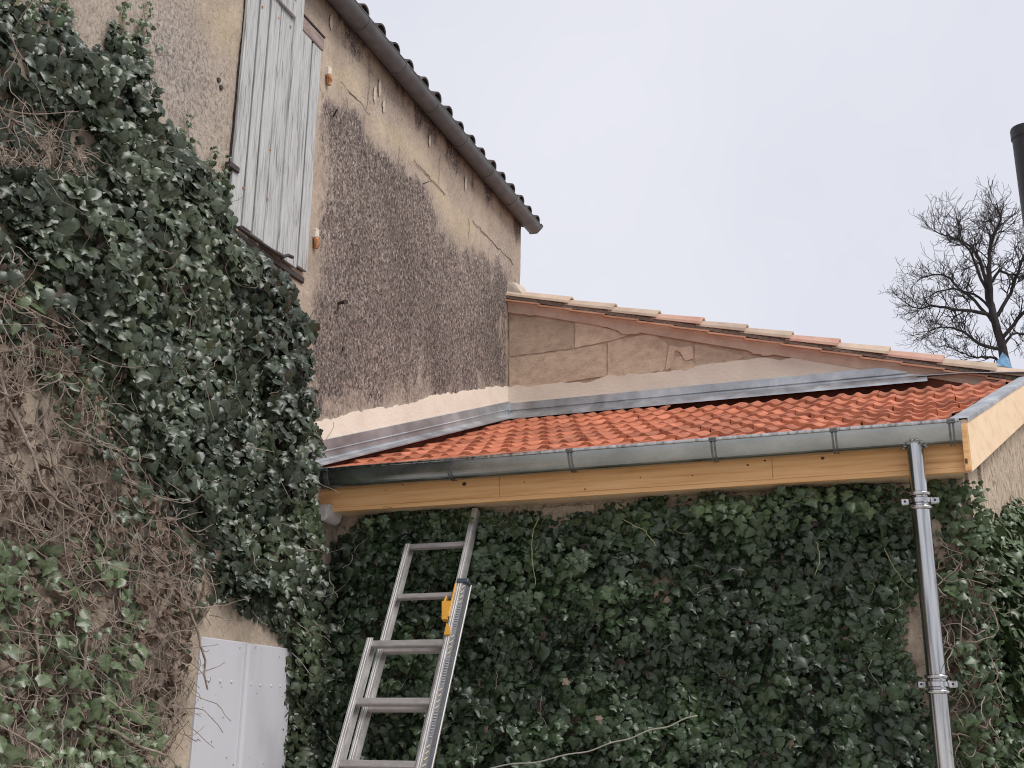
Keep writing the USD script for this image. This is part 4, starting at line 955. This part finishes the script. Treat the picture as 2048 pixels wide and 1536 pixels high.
def ivy_leaves(surf, poly, dens, size, R, thick=0.17, seed=0, gap=0.33, edge=0.14, tilt=0.5, flat=0.35, minh=0.01, lean=0.0):
    """Leaf placements on a wall: centre, frame and size of each. Clumps come from one height field over the wall."""
    p = scatter(poly, dens * poly.area, R)
    a, z = p[:, 0], p[:, 1]
    q = np.stack([a * 2.1, z * 2.1, np.full_like(a, seed * 1.7)], 1)
    keep = meshkit.fbm(q * 2.2 + 5.1, 3, seed + 2) + 0.25 * (R.random(len(a)) - 0.5) > gap
    a, z, q = a[keep], z[keep], q[keep]
    de = np.clip(shapely.distance(poly.exterior, shapely.points(np.column_stack([a, z]))) / edge, 0.06, 1)
    Hf = lambda a_, z_: thick * (0.35 + 1.3 * (meshkit.fbm(np.stack([a_ * 2.1, z_ * 2.1, np.full_like(a_, seed * 1.7)], 1), 3, seed) - 0.15)) + 0.13 * (meshkit.fbm(np.stack([a_ * 6.5, z_ * 6.5, np.full_like(a_, 3.3)], 1), 2, seed + 4) - 0.5)
    H = Hf(a, z); e = 0.04
    ga, gz_ = (Hf(a + e, z) - H) / e, (Hf(a, z + e) - H) / e
    out_ = R.random(len(a)) < np.clip(0.46 + 3.2 * (meshkit.fbm(q * 3.4 + 9.3, 2, seed + 7) - 0.5), 0.08, 0.85)                      # an open outer layer in front of a dense one close to the wall
    lay = np.where(out_, 1.06 - 0.34 * R.random(len(a)) ** 1.4, 0.06 + 0.42 * R.random(len(a)))
    h = np.maximum(minh, H * lay * np.sqrt(de))
    P = surf.pos(a, z, h)
    k = len(a)
    up = np.array([0, 0, 1.0])
    N = surf.n[None] * (1 - tilt * 0.5) + up * (tilt + R.normal(size=(k, 1)) * 0.28) - 0.55 * (ga[:, None] * surf.es + gz_[:, None] * up) + R.normal(size=(k, 3)) * flat + lean * surf.es
    N /= np.linalg.norm(N, axis=1, keepdims=True)
    tipd = np.array([0, 0, -1.0]) + 0.0 * P + surf.es[None] * R.normal(size=(k, 1)) * 0.45 + surf.n[None] * 0.15
    tipd = tipd - N * (tipd * N).sum(1, keepdims=True)
    tipd /= np.linalg.norm(tipd, axis=1, keepdims=True)
    S = size * np.clip(R.lognormal(-0.02, 0.34, k), 0.45, 1.75) * (0.5 + 0.5 * np.clip(de * 1.5, 0, 1))
    return dict(P=P, N=N, T=tipd, S=S, h=h, H=H, kind=R.integers(0, len(LEAVES), k))


def leaf_arrays(d, idx):
    out_v, out_f, out_m, n0 = [], [], [], 0
    for kd, (lv, lf, ve) in enumerate(LEAVES):
        I = idx[d["kind"][idx] == kd]
        if not len(I): continue
        N, T, S = d["N"][I], d["T"][I], d["S"][I]
        X = np.cross(T, N)
        v = d["P"][I][:, None] + S[:, None, None] * (lv[None, :, :1] * X[:, None] - lv[None, :, 1:2] * T[:, None] + lv[None, :, 2:3] * N[:, None])
        f = lf[None] + (np.arange(len(I)) * len(lv))[:, None, None] + n0
        n0 += len(I) * len(lv)
        out_v.append(v.reshape(-1, 3)); out_f.append(f.reshape(-1, 3)); out_m.append(np.tile(ve, len(I)))
    return np.vstack(out_v), np.vstack(out_f), np.repeat(np.concatenate(out_m)[:, None], 3, 1)


def merge(ds):
    return {k: np.concatenate([d[k] for d in ds]) for k in ds[0]}


def leaf_part(parent, name, d, idx, m, **kw):
    v, f, k = leaf_arrays(d, idx)
    return part(parent, name, (v, f), m, smooth=True, mask=k, **kw)


def build_leaves(parent, d, m, n_single, part_name="leaf", stuff="foliage"):
    """The outermost, largest leaves become parts; the rest of the foliage is one part."""
    dist = np.linalg.norm(d["P"] - EYE, axis=1)
    score = d["S"] / dist * np.clip(d["h"] / np.maximum(d["H"], 1e-3), 0, 1.2)
    order = np.argsort(-score)
    for i in order[:n_single]:
        leaf_part(parent, part_name, d, np.array([i]), m)
    if len(order) > n_single:
        leaf_part(parent, stuff, d, np.sort(order[n_single:]), m, kind="stuff")


def hanging_stems(surf, poly, n, R, lens, rads, hmax, wander=0.35, down=0.8, crook=0.42):
    out = []
    room = poly.buffer(0.03)
    p = scatter(poly, n, R)
    for a, z in p:
        L = R.uniform(*lens); k = 9
        ang = -math.pi / 2 + R.normal() * wander if R.random() < down else R.uniform(0, 2 * math.pi)
        h = R.uniform(0.005, hmax); dh = R.normal() * 0.02
        pts = []; w = R.normal() * 0.25
        for i in range(k):
            pts.append((a, z, max(0.004, h)))
            ang += w * 0.35 + R.normal() * crook
            a += math.cos(ang) * L / k; z += math.sin(ang) * L / k
            h += dh + R.normal() * 0.008
        pts = np.array(pts)
        r = R.uniform(*rads)
        ins = shapely.contains_xy(room, pts[:, 0], pts[:, 1])
        m_ = k if ins.all() else int(np.argmin(ins))
        if m_ > 2: out.append((surf.pos(pts[:m_, 0], pts[:m_, 1], pts[:m_, 2]), np.linspace(r, r * 0.55, m_)))
    return out


def curl_dead(d, R):
    d["S"] = d["S"] * R.uniform(0.6, 1.15, len(d["S"]))
    return d


RA = np.random.default_rng(21)
ivyA = thing("flank_ivy", "half-dead ivy with bare brown stems covering the flank wall of the tall house", "ivy", (XA, 5.0, 0))
pxA = lambda pts: Polygon(poly_px(pts, 0, XA + 0.07, [1, 2])).buffer(0)
denseA = pxA([(-90, -10), (-20, 10), (8, 40), (22, -20), (38, -20), (52, 30), (80, 75), (95, 20), (108, -10), (120, 10), (128, 60), (140, 20), (152, 50), (165, 95), (200, 105), (212, 85), (222, 95), (236, 35), (250, 45), (258, 100), (268, 80), (280, 55), (292, 75), (300, 160), (318, 235), (330, 250), (345, 285), (360, 290), (370, 258), (382, 290), (390, 330), (410, 345), (420, 330), (432, 355), (448, 340), (456, 400), (462, 450), (490, 480), (522, 505), (545, 525), (572, 540), (585, 565), (598, 590), (605, 620), (630, 640), (632, 700), (628, 790), (632, 860), (636, 930), (634, 990), (652, 1060), (660, 1180), (660, 1300), (660, 1640), (578, 1640), (582, 1310), (575, 1275), (545, 1248), (500, 1228), (455, 1205), (432, 1150), (410, 1090), (380, 1045), (345, 1025), (325, 985), (280, 925), (240, 860), (195, 720), (140, 640), (100, 580), (50, 520), (20, 460), (-90, 400)])
bandA = pxA([(-90, 190), (40, 215), (120, 255), (190, 330), (170, 352), (90, 330), (-90, 330)])
looseA = pxA([(-90, 1050), (60, 1075), (200, 1060), (290, 1110), (300, 1300), (320, 1420), (370, 1540), (360, 1620), (-90, 1620)])
looseTop = pxA([(-90, 430), (20, 470), (100, 590), (180, 720), (230, 860), (290, 960), (370, 1050), (300, 1100), (190, 1000), (120, 800), (60, 700), (-90, 640)])
tangleA = pxA([(-90, 420), (20, 460), (110, 590), (195, 720), (240, 860), (310, 960), (385, 1050), (425, 1150), (435, 1210), (400, 1275), (385, 1400), (360, 1480), (340, 1620), (-90, 1620)])
d1 = ivy_leaves(FLANK, denseA.difference(bandA) if denseA.difference(bandA).geom_type == "Polygon" else max(denseA.difference(bandA).geoms, key=lambda g: g.area), 2100, 0.060, RA, thick=0.19, seed=1, gap=0.28, flat=0.38, tilt=0.22, lean=-0.36)
d1b = ivy_leaves(FLANK, bandA, 620, 0.062, RA, thick=0.12, seed=2, gap=0.3, tilt=0.2, lean=-0.4)
d2 = ivy_leaves(FLANK, looseA, 720, 0.057, RA, thick=0.16, seed=3, gap=0.42, tilt=0.25, lean=-0.45)
d3 = ivy_leaves(FLANK, looseTop, 330, 0.056, RA, thick=0.12, seed=4, gap=0.42, tilt=0.25, lean=-0.45)
fringe = denseA.buffer(0.42).intersection(tangleA).difference(denseA.buffer(-0.05)).buffer(0)
fringe = fringe if fringe.geom_type == "Polygon" else max(fringe.geoms, key=lambda g: g.area)
d1c = ivy_leaves(FLANK, fringe, 420, 0.056, RA, thick=0.15, seed=5, gap=0.45, flat=0.4, tilt=0.22, lean=-0.36, edge=0.05)
build_leaves(ivyA, merge([d1, d1b, d1c]), M["ivy_grey_green"], 240)
build_leaves(ivyA, merge([d2, d3]), M["ivy_pale_green"], 60, stuff="sparse_foliage")
st = hanging_stems(FLANK, tangleA, 1500, RA, (0.08, 0.42), (0.0014, 0.0040), 0.10)
st += hanging_stems(FLANK, bandA, 160, RA, (0.15, 0.5), (0.0016, 0.0042), 0.14, wander=0.9, down=0.5)
st += hanging_stems(FLANK, denseA, 190, RA, (0.1, 0.35), (0.0014, 0.003), 0.20)
part(ivyA, "stem_tangle", cat_([tube(p, r, 5, cap=False) for p, r in st]), M["dead_stem"], kind="stuff")
for p, r in hanging_stems(FLANK, tangleA, 40, RA, (0.5, 1.2), (0.005, 0.011), 0.05, wander=0.25, down=0.95, crook=0.2):
    part(ivyA, "stem", tube(p, r, 7), M["dead_stem"], smooth=True)
dd = curl_dead(ivy_leaves(FLANK, tangleA, 1150, 0.042, RA, thick=0.09, seed=6, gap=0.455, flat=0.9), RA)
build_leaves(ivyA, dd, M["dead_leaf"], 110, "dead_leaf", "dead_foliage")
# young shoots climbing above the mass
SHOOT = []
for u, v, L in [(120, 60, 0.35), (112, 30, 0.35), (240, 90, 0.30), (283, 100, 0.34), (270, 120, 0.25), (370, 300, 0.24), (420, 360, 0.22), (448, 380, 0.22), (30, 60, 0.3), (60, 60, 0.2)]:
    c = at(u, v, 0, XA + 0.02)
    k = 10
    pts = np.array([(c[1] + 0.012 * math.sin(i * 0.9), c[2] + L * i / (k - 1), 0.012) for i in range(k)])
    part(ivyA, "shoot", tube(FLANK.pos(pts[:, 0], pts[:, 1], pts[:, 2]), np.linspace(0.0035, 0.0015, k), 5), M["live_stem"])
    m_ = 34
    fr = RA.random(m_); a_ = c[1] + RA.normal(size=m_) * (0.055 * (1 - fr) + 0.012); z_ = c[2] - 0.05 + (L + 0.05) * fr
    N_ = np.array([0.8, -0.4, 0.1]) + RA.normal(size=(m_, 3)) * 0.35; N_ /= np.linalg.norm(N_, axis=1, keepdims=True)
    T_ = np.array([0, 0, -1.0]) + RA.normal(size=(m_, 3)) * 0.4; T_ -= N_ * (T_ * N_).sum(1, keepdims=True); T_ /= np.linalg.norm(T_, axis=1, keepdims=True)
    SHOOT.append(dict(P=FLANK.pos(a_, z_, RA.uniform(0.012, 0.05, m_)), N=N_, T=T_, S=0.042 * (1.15 - 0.75 * fr) * RA.lognormal(0, 0.2, m_), kind=RA.integers(0, len(LEAVES), m_)))
leaf_part(ivyA, "shoot_leaves", merge(SHOOT), np.arange(34 * len(SHOOT)), M["ivy_light_green"], kind="stuff")

RC = np.random.default_rng(33)
ivyC = thing("front_ivy", "dense dark green ivy blanket on the lean-to front wall behind the ladder", "ivy", (-1.8, YC, 0))
pxC = lambda pts: Polygon(poly_px(pts, 1, YC - 0.08, [0, 2])).buffer(0)
denseC = pxC([(634, 1120), (645, 1085), (690, 1065), (715, 1030), (750, 1018), (800, 1012), (860, 1016), (930, 1010), (1000, 1022), (1060, 1018), (1110, 1030), (1170, 1025), (1215, 1005), (1260, 1010), (1290, 985), (1330, 990), (1360, 1000), (1400, 985), (1440, 972), (1460, 990), (1500, 1000), (1545, 985), (1560, 970), (1640, 962), (1720, 955), (1780, 960), (1840, 985), (1850, 1080), (1850, 1150), (1815, 1230), (1812, 1300), (1845, 1380), (1865, 1450), (1900, 1560), (1900, 1640), (630, 1640), (632, 1400), (634, 1250)])
dC = ivy_leaves(FRONT, denseC, 2300, 0.055, RC, thick=0.19, seed=7, gap=0.27, tilt=0.26, flat=0.40, lean=0.1)
build_leaves(ivyC, dC, M["ivy_deep_green"], 230)
topC = pxC([(690, 1060), (760, 1022), (930, 1012), (1100, 1025), (1200, 1015), (1320, 985), (1440, 975), (1540, 985), (1640, 965), (1790, 960), (1800, 1080), (1500, 1090), (1200, 1080), (900, 1075), (700, 1090)])
dT = ivy_leaves(FRONT, topC, 520, 0.050, RC, thick=0.25, seed=9, gap=0.36, tilt=0.3)
build_leaves(ivyC, dT, M["ivy_light_green"], 60, stuff="young_foliage")
st = hanging_stems(FRONT, denseC, 120, RC, (0.06, 0.25), (0.0012, 0.0022), 0.17)
part(ivyC, "stem_tangle", cat_([tube(p, r, 5, cap=False) for p, r in st]), M["dead_stem"], kind="stuff")
for pth in ([(1078, 1035), (1062, 1075), (1065, 1120), (1072, 1170)], [(1632, 1085), (1640, 1120), (1632, 1150)], [(1770, 1100), (1790, 1140), (1815, 1170), (1828, 1180)], [(1245, 1040), (1290, 1060), (1310, 1090)], [(760, 1020), (775, 1012), (790, 1018)]):
    p = np.array([at(u, v, 1, YC - 0.26) for u, v in pth]); s_ = np.linspace(0, len(p) - 1, 12); i_ = np.clip(s_.astype(int), 0, len(p) - 2)
    p = p[i_] + (p[i_ + 1] - p[i_]) * (s_ - i_)[:, None]
    part(ivyC, "shoot", tube(p + RC.normal(size=p.shape) * 0.004, 0.0024, 6), M["live_stem"])
for (u, v) in [(1130, 1365), (1200, 1440), (970, 1460), (1310, 1190), (1580, 1490), (1330, 1200)]:
    one = dict(P=np.array([at(u, v, 1, YC - 0.24)]), N=np.array([[0.7 * math.cos(u), -0.8, 0.3]]), T=np.array([[0.9 * math.sin(u), 0.2, -0.6]]), S=np.array([0.05]), kind=np.array([int(u) % 3]))
    one["T"] -= one["N"] * (one["T"] * one["N"]).sum() / (one["N"] ** 2).sum(); one["T"] /= np.linalg.norm(one["T"]); one["N"] /= np.linalg.norm(one["N"])
    leaf_part(ivyC, "dead_leaf", one, np.array([0]), M["dead_leaf"])

RS = np.random.default_rng(44)
ivyS = thing("corner_ivy", "lighter green ivy with bare roots on the corner right of the downpipe", "ivy", (0.2, YC, 0))
# front strip between the pipe and the corner, then round onto the side wall
strip_ = pxC([(1845, 965), (1880, 950), (1935, 950), (1990, 980), (1985, 1150), (1940, 1140), (1890, 1110), (1845, 1060)])
rootz = pxC([(1830, 1080), (1880, 1090), (1990, 1130), (2000, 1620), (1900, 1620), (1850, 1300)])
dS1 = ivy_leaves(FRONT, strip_, 1500, 0.052, RS, thick=0.15, seed=11, gap=0.34, tilt=0.3)
dS0 = merge([ivy_leaves(FRONT, rootz, 1000, 0.052, RS, thick=0.14, seed=13, gap=0.40, tilt=0.3), ivy_leaves(FRONT, pxC([(1950, 1100), (2010, 1100), (2010, 1640), (1965, 1640), (1945, 1400)]), 1300, 0.054, RS, thick=0.14, seed=14, gap=0.36, tilt=0.3)])
sideP = Polygon([(-0.02, 0.6), (1.9, 0.6), (1.9, 3.25), (1.1, 3.0), (0.6, 2.85), (0.2, 2.78), (-0.02, 2.9)])
dS2 = ivy_leaves(SIDE, sideP, 1500, 0.062, RS, thick=0.22, seed=12, gap=0.30)
build_leaves(ivyS, merge([dS1, dS0, dS2]), M["ivy_light_green"], 220)
build_leaves(ivyS, ivy_leaves(FRONT, rootz, 900, 0.040, RS, thick=0.08, seed=16, gap=0.38, flat=0.9), M["dead_leaf"], 40, "dead_leaf", "dead_foliage")
st = hanging_stems(FRONT, rootz, 190, RS, (0.10, 0.45), (0.0016, 0.005), 0.12, wander=0.9, down=0.6)
st += hanging_stems(SIDE, sideP, 120, RS, (0.12, 0.5), (0.002, 0.006), 0.25, wander=0.9, down=0.6)
part(ivyS, "root_tangle", cat_([tube(p, r, 5, cap=False) for p, r in st]), M["dead_stem"], kind="stuff")
